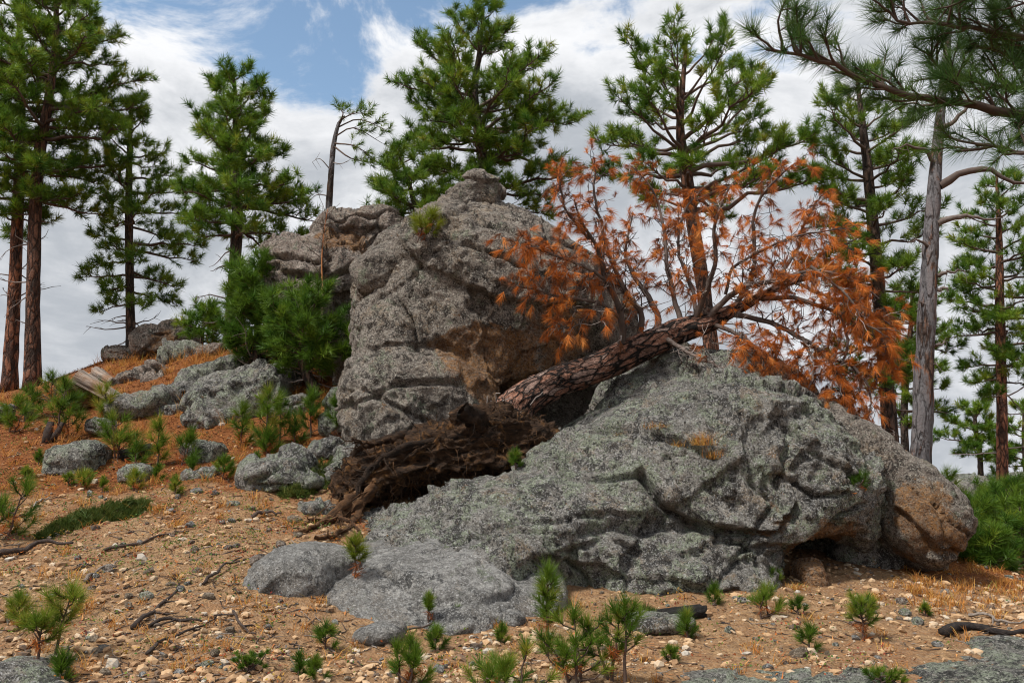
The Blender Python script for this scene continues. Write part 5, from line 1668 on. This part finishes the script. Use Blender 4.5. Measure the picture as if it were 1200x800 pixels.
# red-stemmed leafless sapling in front of the ledge
def bare_sapling():
    rng = np.random.default_rng(3)
    Y = 12.9
    w = crom(px_polyline([(377, 372, Y), (378, 340, Y), (377, 305, Y), (380, 270, Y), (384, 245, Y)]), 14)
    foot = w[0].copy(); foot[2] = gzf(foot[0], foot[1])[0] - .03
    root = thing('bare_sapling', tuple(foot), 'thin leafless birch-like sapling with reddish twigs before the ledge', 'sapling')
    mb = MB(foot); mb.tube(np.vstack([foot, w]), np.concatenate([[.02], np.linspace(.018, .004, 14)]), 6, np.concatenate([np.full(6, .9), np.linspace(.95, .55, 84), [.9, .55]]), 0, rng); mb.obj('stem', tone_mat('red_sapling_bark', [(0, (.1, .04, .03)), (.5, (.28, .09, .04)), (.8, (.42, .18, .07)), (1., (.55, .5, .45))]), root)
    for i in range(26):
        b0 = w[rng.integers(3, 13)]; d = nrm([rng.normal(0, .8), rng.normal(0, .5), .9]); l = rng.uniform(.2, .55); X_ = [b0]
        for a in range(5):
            d = nrm(d + rng.normal(0, .12, 3)); X_.append(X_[-1] + d * l / 5)
        mb = MB(foot); mb.tube(X_, np.linspace(.005, .0025, 6), 3, .45, cap=False); mb.obj('twig', M['root'], root)


bare_sapling()


# ------------------------------------------------------------------ juniper mats
def juniper(cells, seed, label):
    rng = np.random.default_rng(seed)
    P_, D_ = [], []
    cen = gpt(*cells[0][:2])
    foot = cen.copy()
    root = thing('juniper_mat', tuple(foot), label, 'shrub')
    mb = MB(foot)
    for (px, py, r, hh) in cells:
        c = hit(px, py)
        k = c[1] / F
        for q in range(int(r * 11)):
            a = rng.uniform(0, 2 * pi); rr = r * k * math.sqrt(rng.uniform()) 
            x, y = c[0] + cos(a) * rr, c[1] + sin(a) * rr * 1.3
            z = gzf(x, y)[0]
            top = hh * (1 - (rr / (r * k)) ** 2 * .8) * rng.uniform(.2, 1.3) * (.5 + .9 * float(smooth01(fbm(np.array([[x, y, 0]]), 5, 2)[0], -.3, .3)))
            p = np.array([x, y, z + max(top, .015)])
            P_.append(p); D_.append(nrm([rng.normal(0, .8), rng.normal(0, .8) - .3, .8]))
            if q % 5 == 0:
                mb.tube([np.array([x, y, z - .01]), p], [.005, .003], 3, .4, cap=False)
    mb.obj('stems', M['limb'], root)
    V, T, tn = needle_verts(np.array(P_), np.array(D_), rng.uniform(.05, .11, len(P_)), 18, .008, rng, spread=(.1, 1.0), shoot=.9)
    cm = MB(foot); cm.add(V, T, None, tn); cm.obj('foliage', M['juniper'], root, smooth=False)


juniper([(350, 545, 20, .10), (375, 548, 24, .12), (395, 550, 14, .08), (362, 540, 16, .10)], 1, 'dark low juniper mat spilling over the flat grey outcrop')
juniper([(150, 602, 22, .09), (125, 606, 22, .09), (100, 612, 20, .07), (75, 620, 16, .06), (55, 628, 10, .05), (160, 598, 14, .08)], 2, 'long low juniper mat stretched across the bare slope')
juniper([(755, 722, 14, .06), (735, 726, 9, .04)], 3, 'small yellow-green juniper patch beside the charred stub')


# ------------------------------------------------------------------ sticks, logs, stub
def stick(pts, r, label, seed, tone=.35, name='dead_stick', mat='stick', group='dead sticks on the gravel', forks=0):
    rng = np.random.default_rng(seed + 400)
    w = np.array([gpt(x, y) for x, y in pts])
    foot = w[0].copy()
    w = crom(w, 16)
    w[:, 2] = gzf(w[:, 0], w[:, 1]) + r * .5 * m_per_px(w[0, 1]) + .006 + .02 * np.abs(np.sin(np.linspace(0, 2.5 * pi, 16))) * (r > 1.5)
    w[1:] += np.cumsum(rng.normal(0, .004, (15, 3)), 0)
    root = MB(foot)
    root.tube(w, np.linspace(r, r * .35, 16) * m_per_px(w[0, 1]), 7, tone, .2, rng)
    for q in range(forks):
        b0 = w[rng.integers(4, 13)]; d = nrm([rng.normal(0, 1), rng.normal(0, 1), .15]); l = rng.uniform(.1, .3)
        e = b0 + d * l; e[2] = gzf(e[0], e[1])[0] + .02
        root.tube([b0, (b0 + e) / 2 + rng.normal(0, .02, 3), e], [.008, .006, .003], 4, tone, cap=False)
    o = root.obj(name, M[mat]); tag(o, label, 'stick', group)


STK = [
    ([(-10, 657), (30, 648), (60, 640), (88, 642)], 4.2, 'thick dark root lying along the left edge of the gravel', .25, 0),
    ([(122, 646), (150, 643), (180, 632), (200, 626), (222, 625)], 2.2, 'long thin wavy stick crossing the gravel below the juniper mat', .45, 0),
    ([(100, 683), (108, 674), (122, 668), (136, 662)], 2.4, 'short bent grey stick below the long wavy one', .75, 0),
    ([(155, 738), (172, 725), (185, 710), (200, 695), (206, 686)], 3.2, 'dark forked root running down the gravel', .2, 3),
    ([(175, 735), (200, 728), (235, 730), (258, 722)], 2.2, 'dark crooked stick, upper of the crossing pair', .15, 2),
    ([(172, 768), (195, 752), (220, 742), (252, 728)], 2.2, 'dark crooked stick, lower of the crossing pair', .15, 2),
    ([(238, 686), (250, 676), (268, 664), (282, 658)], 2.2, 'dark split stick near the rounded boulder', .25, 1),
    ([(272, 718), (280, 735), (292, 745), (298, 752)], 2.0, 'thin root curling down below the rounded boulder', .3, 2),
    ([(245, 650), (265, 648), (300, 640)], 1.5, 'thin straight twig above the split stick', .35, 0),
    ([(335, 758), (340, 770), (345, 782)], 1.5, 'short grey twig under the apron', .7, 0),
    ([(90, 668), (105, 664), (112, 662)], 1.8, 'short brown twig beside the bent grey stick', .4, 0),
    ([(80, 800), (80, 780), (79, 763)], 3.0, 'broken dark stick by the stubby seedling', .1, 0),
    ([(1105, 745), (1140, 738), (1175, 745), (1215, 742)], 6.0, 'dark burnt log sunk in the gravel', .02, 3),
    ([(1135, 722), (1160, 724), (1180, 732), (1210, 728)], 2.0, 'pale bent branch lying against the burnt log', .9, 1),
    ([(440, 752), (480, 742), (530, 728), (570, 716)], 1.6, 'long thin root tracing the lower edge of the apron', .5, 0),
    ([(150, 625), (165, 622), (180, 626)], 1.4, 'little brown twig under the juniper mat', .4, 0),
    ([(40, 595), (50, 588), (60, 586)], 1.6, 'curved pale twig above the juniper mat', .95, 0),
    ([(295, 608), (318, 604), (330, 606)], 2.6, 'short brown stick above the split stick', .4, 0),
    ([(145, 690), (160, 684)], 1.3, 'tiny brown twig below the bent stick', .3, 0),
    ([(80, 718), (95, 712), (102, 718)], 1.3, 'tiny dark twig near the forked sapling', .3, 0),
]
for i, (p, r, lab, tn, fk) in enumerate(STK):
    stick(p, r, lab, i, tn, forks=fk)


def log(a, b, ra, label, mat, name, seed, lift=.0, split=False):
    rng = np.random.default_rng(seed)
    A, B = np.array(a), np.array(b)
    ax = nrm(B - A); L = np.linalg.norm(B - A)
    n, sides = 40, 30
    s = np.linspace(0, L, n); th = np.arange(sides) * 2 * pi / sides
    S, TH_ = np.meshgrid(s, th, indexing='ij')
    R = np.interp(s, [0, L], [ra, ra * .7])[:, None] * np.ones((1, sides))
    q = np.stack([S * 1.2, np.cos(TH_) * 2.2, np.sin(TH_) * 2.2], -1).reshape(-1, 3)
    R = R * (1 + .22 * fbm(q, 1.2, 4, .6, seed).reshape(n, sides) - .25 * smooth01(ridged(q * [.3, 1, 1], 1.3, 3, seed + 3), .45, .9).reshape(n, sides))
    if split:
        R *= 1 - .45 * np.exp(-((TH_ - 1.1) / .45) ** 2)
    R[0] *= .82; R[-1] *= .6
    # local frame: x along the log
    V = np.stack([S + .05 * fbm(q, 2, 2, .5, seed + 9).reshape(n, sides) * ((S < .03) | (S > L - .03)), R * np.cos(TH_), R * np.sin(TH_)], -1).reshape(-1, 3)
    i = np.arange(n - 1)[:, None] * sides; j = np.arange(sides)[None, :]; k = (j + 1) % sides
    Q = np.stack([i + j, i + k, i + sides + k, i + sides + j], -1).reshape(-1, 4)
    c0 = len(V); V = np.vstack([V, [[.03, 0, 0], [L - .04, 0, 0]]])
    jj = np.arange(sides); kk = (jj + 1) % sides
    Tr = np.vstack([np.stack([np.full(sides, c0), kk, jj], -1), np.stack([np.full(sides, c0 + 1), (n - 1) * sides + jj, (n - 1) * sides + kk], -1)])
    me = mesh_from(V, [Q, Tr], name, {'tone': np.full(len(V), .5)})
    o = add_obj(name, me, M[mat], None, A)
    o.rotation_euler = (0, -math.asin(ax[2]), atan2(ax[1], ax[0]))
    return tag(o, label, 'log')


log(at(93, 441, 13.7), at(143, 470, 13.4), .14, 'weathered grey split log lying over the tan rock', 'log', 'old_log', 3, split=True)
log(at(112, 436, 13.9), at(132, 448, 13.5), .10, 'short grey slab of wood leaning on the weathered log', 'log', 'old_log', 13)
g1, g2 = gpt(143, 541), gpt(178, 531)
log(g1 + UP * .06, g2 + UP * .07, .085, 'short charred black log on the slope', 'char', 'charred_log', 5)
g1, g2 = gpt(775, 728), gpt(825, 722)
log(g1 + UP * .02, g2 + UP * .05, .075, 'charred black stub poking out of the gravel', 'char', 'charred_log', 7)
g1 = gpt(122, 508); g2 = gpt(104, 512)
log(g1 + UP * .05, g2 + UP * .08, .06, 'small grey wood chunk behind the lichen boulder', 'log', 'old_log', 8)
# old stumps under saplings on the left
for i, (px, py, h, lab) in enumerate([(34, 492, 20, 'short dark stump under the sapling by the tall trunks'), (56, 518, 24, 'forked dark stump among the slope saplings')]):
    g = gpt(px, py)
    rng = np.random.default_rng(i)
    mb = MB(g - UP * .05)
    k = g[1] / F
    mb.tube([g - UP * .05, g + UP * h * .5 * k, g + UP * h * k + np.array([.02, 0, 0])], [6 * k, 5 * k, 3.5 * k], 9, .15, .2, rng)
    if i: mb.tube([g, g + np.array([.12, 0, .12]), g + np.array([.17, .02, .26])], [4 * k, 3.4 * k, 2.2 * k], 7, .2, .2, rng)
    tag(mb.obj('stump', M['stick']), lab, 'stump')
# leafless bush on the crest
def bare_bush(px, py, h, seed, label):
    rng = np.random.default_rng(seed)
    g = gpt(px, py); k = g[1] / F; H = h * k
    root = thing('bare_bush', tuple(g), label, 'bush')
    mb = MB(g)
    for s_ in range(6):
        d = nrm([rng.normal(0, .45), rng.normal(0, .4), 1]); X_ = [g - UP * .03]
        for a in range(7):
            d = nrm(d + rng.normal(0, .16, 3)); X_.append(X_[-1] + d * H / 7)
        mb.tube(X_, np.linspace(.011, .004, 8), 4, .5, cap=False)
        for q in range(7):
            b0 = X_[rng.integers(2, 8)]; d2 = nrm(d + rng.normal(0, .55, 3)); l = rng.uniform(.08, .25) * H * 1.6
            mb.tube([b0, b0 + d2 * l * .5, b0 + d2 * l + rng.normal(0, .02, 3)], [.006, .005, .003], 3, .5, cap=False)
    mb.obj('branches', M['twig'], root)


bare_bush(137, 412, 36, 1, 'leafless twiggy bush on the crest beside the slender pine')
bare_bush(228, 400, 70, 2, 'tall leafless bush behind the crest rocks')
bare_bush(62, 470, 26, 3, 'small leafless bush at the foot of the tall pines')

# ------------------------------------------------------------------ loose stones
def stone_mesh(seed):
    rng = np.random.default_rng(seed)
    import bmesh
    bm = bmesh.new(); bmesh.ops.create_icosphere(bm, subdivisions=2, radius=1.0)
    V = np.array([v.co[:] for v in bm.verts]); Fc = np.array([[v.index for v in f.verts] for f in bm.faces]); bm.free()
    V *= np.array([1, rng.uniform(.6, .9), rng.uniform(.45, .7)])
    for q in range(7):      # flat chipped faces
        n = nrm(rng.normal(0, 1, 3)); d = rng.uniform(.45, .75)
        e = V @ n - d; V -= np.where(e > 0, e, 0)[:, None] * n
    V *= (1 + .10 * fbm(V, 2.2, 3, .5, seed))[:, None]
    return mesh_from(V, [Fc], 'loose_stone', {'rust': np.zeros(len(V))}, smooth=False)


RNG = np.random.default_rng(2024)
STM = {m: [stone_mesh(50 * j + i) for i in range(4)] for j, m in enumerate(('granite', 'granite_smooth', 'granite_pink', 'pale_stone'))}
M['pale_stone'] = rock_mat('pale_stone', (0.36, 0.28, 0.20), (0.50, 0.42, 0.33), (0.17, 0.13, 0.095), lich_amt=-1.0, ochre_amt=.6, dark_amt=-.4, seed=31.0)
for m, l in STM.items():
    for me in l: me.materials.append(M[m])
LAB = {'granite': 'loose grey lichen-spotted stone lying on the gravel', 'granite_smooth': 'loose smooth grey stone lying on the gravel', 'granite_pink': 'loose pinkish stone lying on the gravel', 'pale_stone': 'loose cream-coloured stone lying on the gravel'}
GRP = {'granite': 'lichen-spotted loose stones', 'granite_smooth': 'smooth grey loose stones', 'granite_pink': 'pinkish loose stones', 'pale_stone': 'cream loose stones'}
cnt = 0
spec = [(228, 645, 8, 'pale_stone'), (268, 642, 6, 'granite_pink'), (300, 660, 14, 'granite_pink'), (232, 670, 7, 'pale_stone'), (110, 750, 9, 'pale_stone'), (112, 764, 7, 'pale_stone'), (150, 700, 8, 'pale_stone'), (200, 685, 6, 'pale_stone'), (270, 740, 9, 'pale_stone'),
        (935, 768, 13, 'pale_stone'), (855, 740, 8, 'granite'), (870, 705, 9, 'granite'), (1060, 720, 12, 'granite_green'), (1075, 730, 10, 'granite_green'), (350, 628, 9, 'pale_stone'), (295, 597, 6, 'pale_stone'), (230, 577, 9, 'granite'), (200, 600, 6, 'granite_smooth'), (245, 700, 8, 'pale_stone'), (345, 610, 10, 'pale_stone'), (330, 640, 9, 'granite_pink')]
while cnt < 290:
    if cnt < len(spec):
        px, py, r, m = spec[cnt]; m = m if m in STM else 'granite'
        g = gpt(px, py)
        sc = r * g[1] / F
    else:
        px, py = RNG.uniform(0, 1200), RNG.uniform(520, 800)
        if py < 640 and px > 420: continue
        g = gpt(px, py)
        sc = RNG.choice([.018, .022, .026, .032, .045, .06], p=[.2, .25, .25, .15, .1, .05]) * RNG.uniform(.8, 1.2)
        m = RNG.choice(['granite', 'granite_smooth', 'granite_pink', 'pale_stone'], p=[.3, .2, .2, .3])
    if in_rocks(g[None, :] + UP * .02, .02)[0]:
        cnt += cnt < len(spec); continue
    o = add_obj('loose_stone', STM[m][RNG.integers(4)], None, None, g + UP * sc * .12)
    o.rotation_euler = (RNG.normal(0, .25), RNG.normal(0, .25), RNG.uniform(0, 6.28)); o.scale = (sc,) * 3
    tag(o, LAB[m], 'stone', GRP[m]); cnt += 1


# ------------------------------------------------------------------ gravel, litter, grass (uncountable)
def scatter(n, y0, y1, rng, margin=1.2, power=1.0, x_lim=None):
    y = y0 + (y1 - y0) * rng.uniform(0, 1, n) ** power
    hw = y * 0.5625 + margin
    x = rng.uniform(-1, 1, n) * hw
    return x, y


ICO = None
def gravel():
    import bmesh
    rng = np.random.default_rng(6)
    bm = bmesh.new(); bmesh.ops.create_icosphere(bm, subdivisions=1, radius=1.0)
    iv = np.array([v.co[:] for v in bm.verts]); fi = np.array([[v.index for v in f.verts] for f in bm.faces]); bm.free()
    ov = np.array([[1, 0, 0], [-1, 0, 0], [0, 1, 0], [0, -1, 0], [0, 0, 1], [0, 0, -1.]])
    of = np.array([[0, 2, 4], [2, 1, 4], [1, 3, 4], [3, 0, 4], [2, 0, 5], [1, 2, 5], [3, 1, 5], [0, 3, 5]])
    mb = MB((0, 6, 0))
    for (bv, bf, n, smin, smax, pw) in ((iv, fi, 20000, .008, .050, 1.45), (ov, of, 32000, .004, .015, 1.35)):
        x, y = scatter(n, 4.6, 13.5, rng, 1.0, pw)
        z = gzf(x, y)
        lit = litter_amt(x, y)
        keep = (rng.uniform(0, 1, n) > lit * .82) & ~in_rocks(np.stack([x, y, z + .02], -1), .0)
        # gathers in drifts
        keep &= rng.uniform(0, 1, n) < .25 + .9 * smooth01(fbm(np.stack([x, y, 0 * x], -1), 1.3, 3, .5, 14), -.35, .3)
        x, y, z = x[keep], y[keep], z[keep]; n = len(x)
        s = smin + (smax - smin) * rng.uniform(0, 1, n) ** 2.4
        an = rng.uniform(.55, 1.2, (n, 1, 3)) * np.array([1, 1, .6])
        jit = rng.uniform(.75, 1.2, (n, len(bv), 1))
        v = bv[None] * an * jit * s[:, None, None]
        a = rng.uniform(0, 2 * pi, n); b = rng.normal(0, .35, n)
        c_, s_ = np.cos(a)[:, None], np.sin(a)[:, None]
        vx, vy, vz = v[..., 0], v[..., 1], v[..., 2]
        cb, sb = np.cos(b)[:, None], np.sin(b)[:, None]
        vx, vz = vx * cb - vz * sb, vx * sb + vz * cb
        v = np.stack([vx * c_ - vy * s_ + x[:, None], vx * s_ + vy * c_ + y[:, None], vz + z[:, None] + (s * .15)[:, None]], -1).reshape(-1, 3)
        f = (bf[None] + (np.arange(n) * len(bv))[:, None, None]).reshape(-1, 3)
        tone = np.repeat(np.clip(rng.normal(.42, .21, n) + .16 * (x > 1.5) * rng.uniform(-1, 1, n), 0, 1), len(bv))
        mb.add(v, f, None, tone)
    o = mb.obj('gravel', M['pebble'], smooth=False); tag(o, 'fine tan and cream gravel covering the slope', 'gravel', kind='stuff')


gravel()


def litter():
    rng = np.random.default_rng(16)
    n = 75000
    x, y = scatter(n, 4.6, 17.5, rng, 1.0, .85)
    lit = litter_amt(x, y)
    keep = rng.uniform(0, 1, n) < np.maximum(lit, .16)
    x, y = x[keep], y[keep]; z = gzf(x, y); n = len(x)
    a = rng.uniform(0, 2 * pi, n); l = rng.uniform(.04, .09, n); w = .0035 + .0004 * y
    d = np.stack([np.cos(a), np.sin(a), rng.normal(0.05, .22, n)], -1); sd = np.stack([-np.sin(a), np.cos(a), 0 * a], -1) * w[:, None]
    b = np.stack([x, y, z + .008], -1)
    V = np.stack([b - sd, b + sd, b + d * l[:, None]], 1).reshape(-1, 3)
    mb = MB((0, 8, 0)); mb.add(V, np.arange(len(V)).reshape(-1, 3), None, np.repeat(rng.uniform(0, 1, n), 3))
    # lift above bumpy ground
    o = mb.obj('needle_litter', M['litter'], smooth=False); tag(o, 'rust-brown fallen pine needles carpeting the slope', 'needle litter', kind='stuff')


litter()


def grass_blades(mb, pos, n, hgt, spread, rng, tone, wid=.006):
    for p, h in zip(pos, hgt):
        a = rng.uniform(0, 2 * pi, n); l = h * rng.uniform(.3, 1.15, n); lean = rng.uniform(.1, 1.3, n)
        b = p + np.stack([rng.normal(0, spread, n), rng.normal(0, spread, n), np.zeros(n) - .01], -1)
        d = np.stack([np.cos(a) * lean, np.sin(a) * lean, np.ones(n)], -1)
        m = b + d * (l * .55)[:, None]
        t = m + (d * np.array([1.5, 1.5, .55])) * (l * .5)[:, None]
        sd = np.stack([-np.sin(a), np.cos(a), 0 * a], -1) * wid * .5
        V = np.stack([b - sd, b + sd, m - sd * .7, m + sd * .7, t], 1).reshape(-1, 3)
        k = np.arange(n)[:, None] * 5
        T = np.concatenate([k + [0, 1, 3], k + [0, 3, 2], k + [2, 3, 4]]).reshape(-1, 3)
        mb.add(V, T, None, np.repeat(np.clip(tone + rng.normal(0, .2, n), 0, 1), 5))


def grasses():
    rng = np.random.default_rng(26)
    mb = MB((0, 8, 0))
    P_ = []
    while len(P_) < 430:
        u = rng.uniform()
        if u < .45: px, py = rng.uniform(0, 420), rng.uniform(420, 620)
        elif u < .62: px, py = rng.uniform(120, 260), rng.uniform(395, 440)
        elif u < .80: px, py = rng.uniform(1040, 1200), rng.uniform(650, 720)
        else: px, py = rng.uniform(0, 1200), rng.uniform(640, 800)
        g = gpt(px, py)
        if not in_rocks(g[None], .0)[0]: P_.append(g)
    grass_blades(mb, P_, 26, [rng.uniform(.05, .15) if p[1] < 11 else rng.uniform(.12, .32) for p in P_], .035, rng, .5)
    o = mb.obj('dry_grass', M['grass_dry'], smooth=False); tag(o, 'short orange dry grass scattered over the slope', 'grass', kind='stuff')
    # clumps rooted on the dome
    for i, (px, py, h, lab) in enumerate([(822, 520, .20, 'upper orange grass clump rooted in a seam of the dome'), (836, 536, .16, 'lower orange grass clump rooted in a seam of the dome'), (768, 500, .08, 'little yellow grass clump on the upper dome'), (795, 522, .08, 'sparse grass clump beside the big orange ones'),
                                          (932, 690, .10, 'dry grass clump below the dome hollow'), (1020, 700, .12, 'dry grass clump in front of the leaning rock')]):
        g = hit(px, py); mb = MB(g)
        grass_blades(mb, [g + rng.normal(0, .03, 3) * [1, 1, .3] for q in range(4)], 45, [h * rng.uniform(.5, 1.1) for q in range(4)], .045, rng, .6, .004)
        tag(mb.obj('grass_clump', M['grass_dry'], smooth=False), lab, 'grass')


grasses()


def weeds():
    rng = np.random.default_rng(36)
    mb = MB((0, 8, 0))
    c = 0
    while c < 520:
        u = rng.uniform()
        if u < .7: px, py = rng.uniform(0, 430), rng.uniform(500, 680)
        else: px, py = rng.uniform(0, 1200), rng.uniform(680, 800)
        g = gpt(px, py)
        if in_rocks(g[None], .01)[0]: continue
        c += 1
        n = rng.integers(10, 30); r = rng.uniform(.03, .10); tone = rng.choice([.05, .3, .55, .75, .95], p=[.3, .25, .15, .15, .15])
        p = g + np.stack([rng.normal(0, r, n), rng.normal(0, r, n), rng.uniform(.005, .05, n)], -1)
        p[:, 2] += gzf(p[:, 0], p[:, 1]) - g[2]
        d = rng.normal(0, 1, (n, 3)); d[:, 2] = np.abs(d[:, 2]) * .6; d /= np.linalg.norm(d, axis=1, keepdims=True)
        s = np.cross(d, rng.normal(0, 1, (n, 3))); s /= np.linalg.norm(s, axis=1, keepdims=True)
        l = rng.uniform(.010, .026, n)[:, None]
        V = np.stack([p, p + d * l * .5 + s * l * .3, p + d * l, p + d * l * .5 - s * l * .3], 1).reshape(-1, 3)
        mb.add(V, None, np.arange(len(V)).reshape(-1, 4), np.repeat(np.clip(tone + rng.normal(0, .08, n), 0, 1), 4))
    o = mb.obj('ground_weeds', M['weeds'], smooth=False); tag(o, 'tiny green and red ground plants dotting the gravel', 'weeds', kind='stuff')


weeds()


def ground_twigs():
    rng = np.random.default_rng(46)
    mb = MB((0, 8, 0))
    c = 0
    while c < 620:
        u = rng.uniform()
        px, py = (rng.uniform(0, 450), rng.uniform(520, 800)) if u < .6 else (rng.uniform(0, 1200), rng.uniform(680, 800))
        g = gpt(px, py)
        if in_rocks(g[None], .01)[0]: continue
        c += 1
        a = rng.uniform(0, 2 * pi); l = rng.uniform(.04, .20); d = np.array([cos(a), sin(a), 0]); P_ = [g]
        for q in range(4):
            d = nrm(d + np.array([rng.normal(0, .3), rng.normal(0, .3), 0])); P_.append(P_[-1] + d * l / 4)
        P_ = np.array(P_); P_[:, 2] = gzf(P_[:, 0], P_[:, 1]) + .006
        mb.tube(P_, np.linspace(rng.uniform(.0025, .006), .0015, 5), 4, rng.choice([.1, .3, .5, .9]), cap=False)
    # flakes of shed bark and small cones' scales
    n = 1500; x, y = scatter(n, 4.8, 12.5, rng, .8, 1.2); z = gzf(x, y)
    k = ~in_rocks(np.stack([x, y, z], -1), .01); x, y, z = x[k], y[k], z[k]; n = len(x)
    a = rng.uniform(0, 2 * pi, n); l = rng.uniform(.008, .028, n); w_ = l * rng.uniform(.3, .7, n)
    e1 = np.stack([np.cos(a), np.sin(a), rng.normal(0, .3, n)], -1) * l[:, None]; e2 = np.stack([-np.sin(a), np.cos(a), rng.normal(0, .3, n)], -1) * w_[:, None]
    b = np.stack([x, y, z + .010], -1)
    V = np.stack([b - e1, b + e2, b + e1 * .9, b - e2 * .8], 1).reshape(-1, 3)
    mb.add(V, None, np.arange(len(V)).reshape(-1, 4), np.repeat(rng.choice([.05, .25, .45, .7], n), 4))
    o = mb.obj('forest_litter', M['stick'], smooth=False); tag(o, 'small twigs and bark flakes strewn over the gravel', 'forest litter', kind='stuff')


ground_twigs()
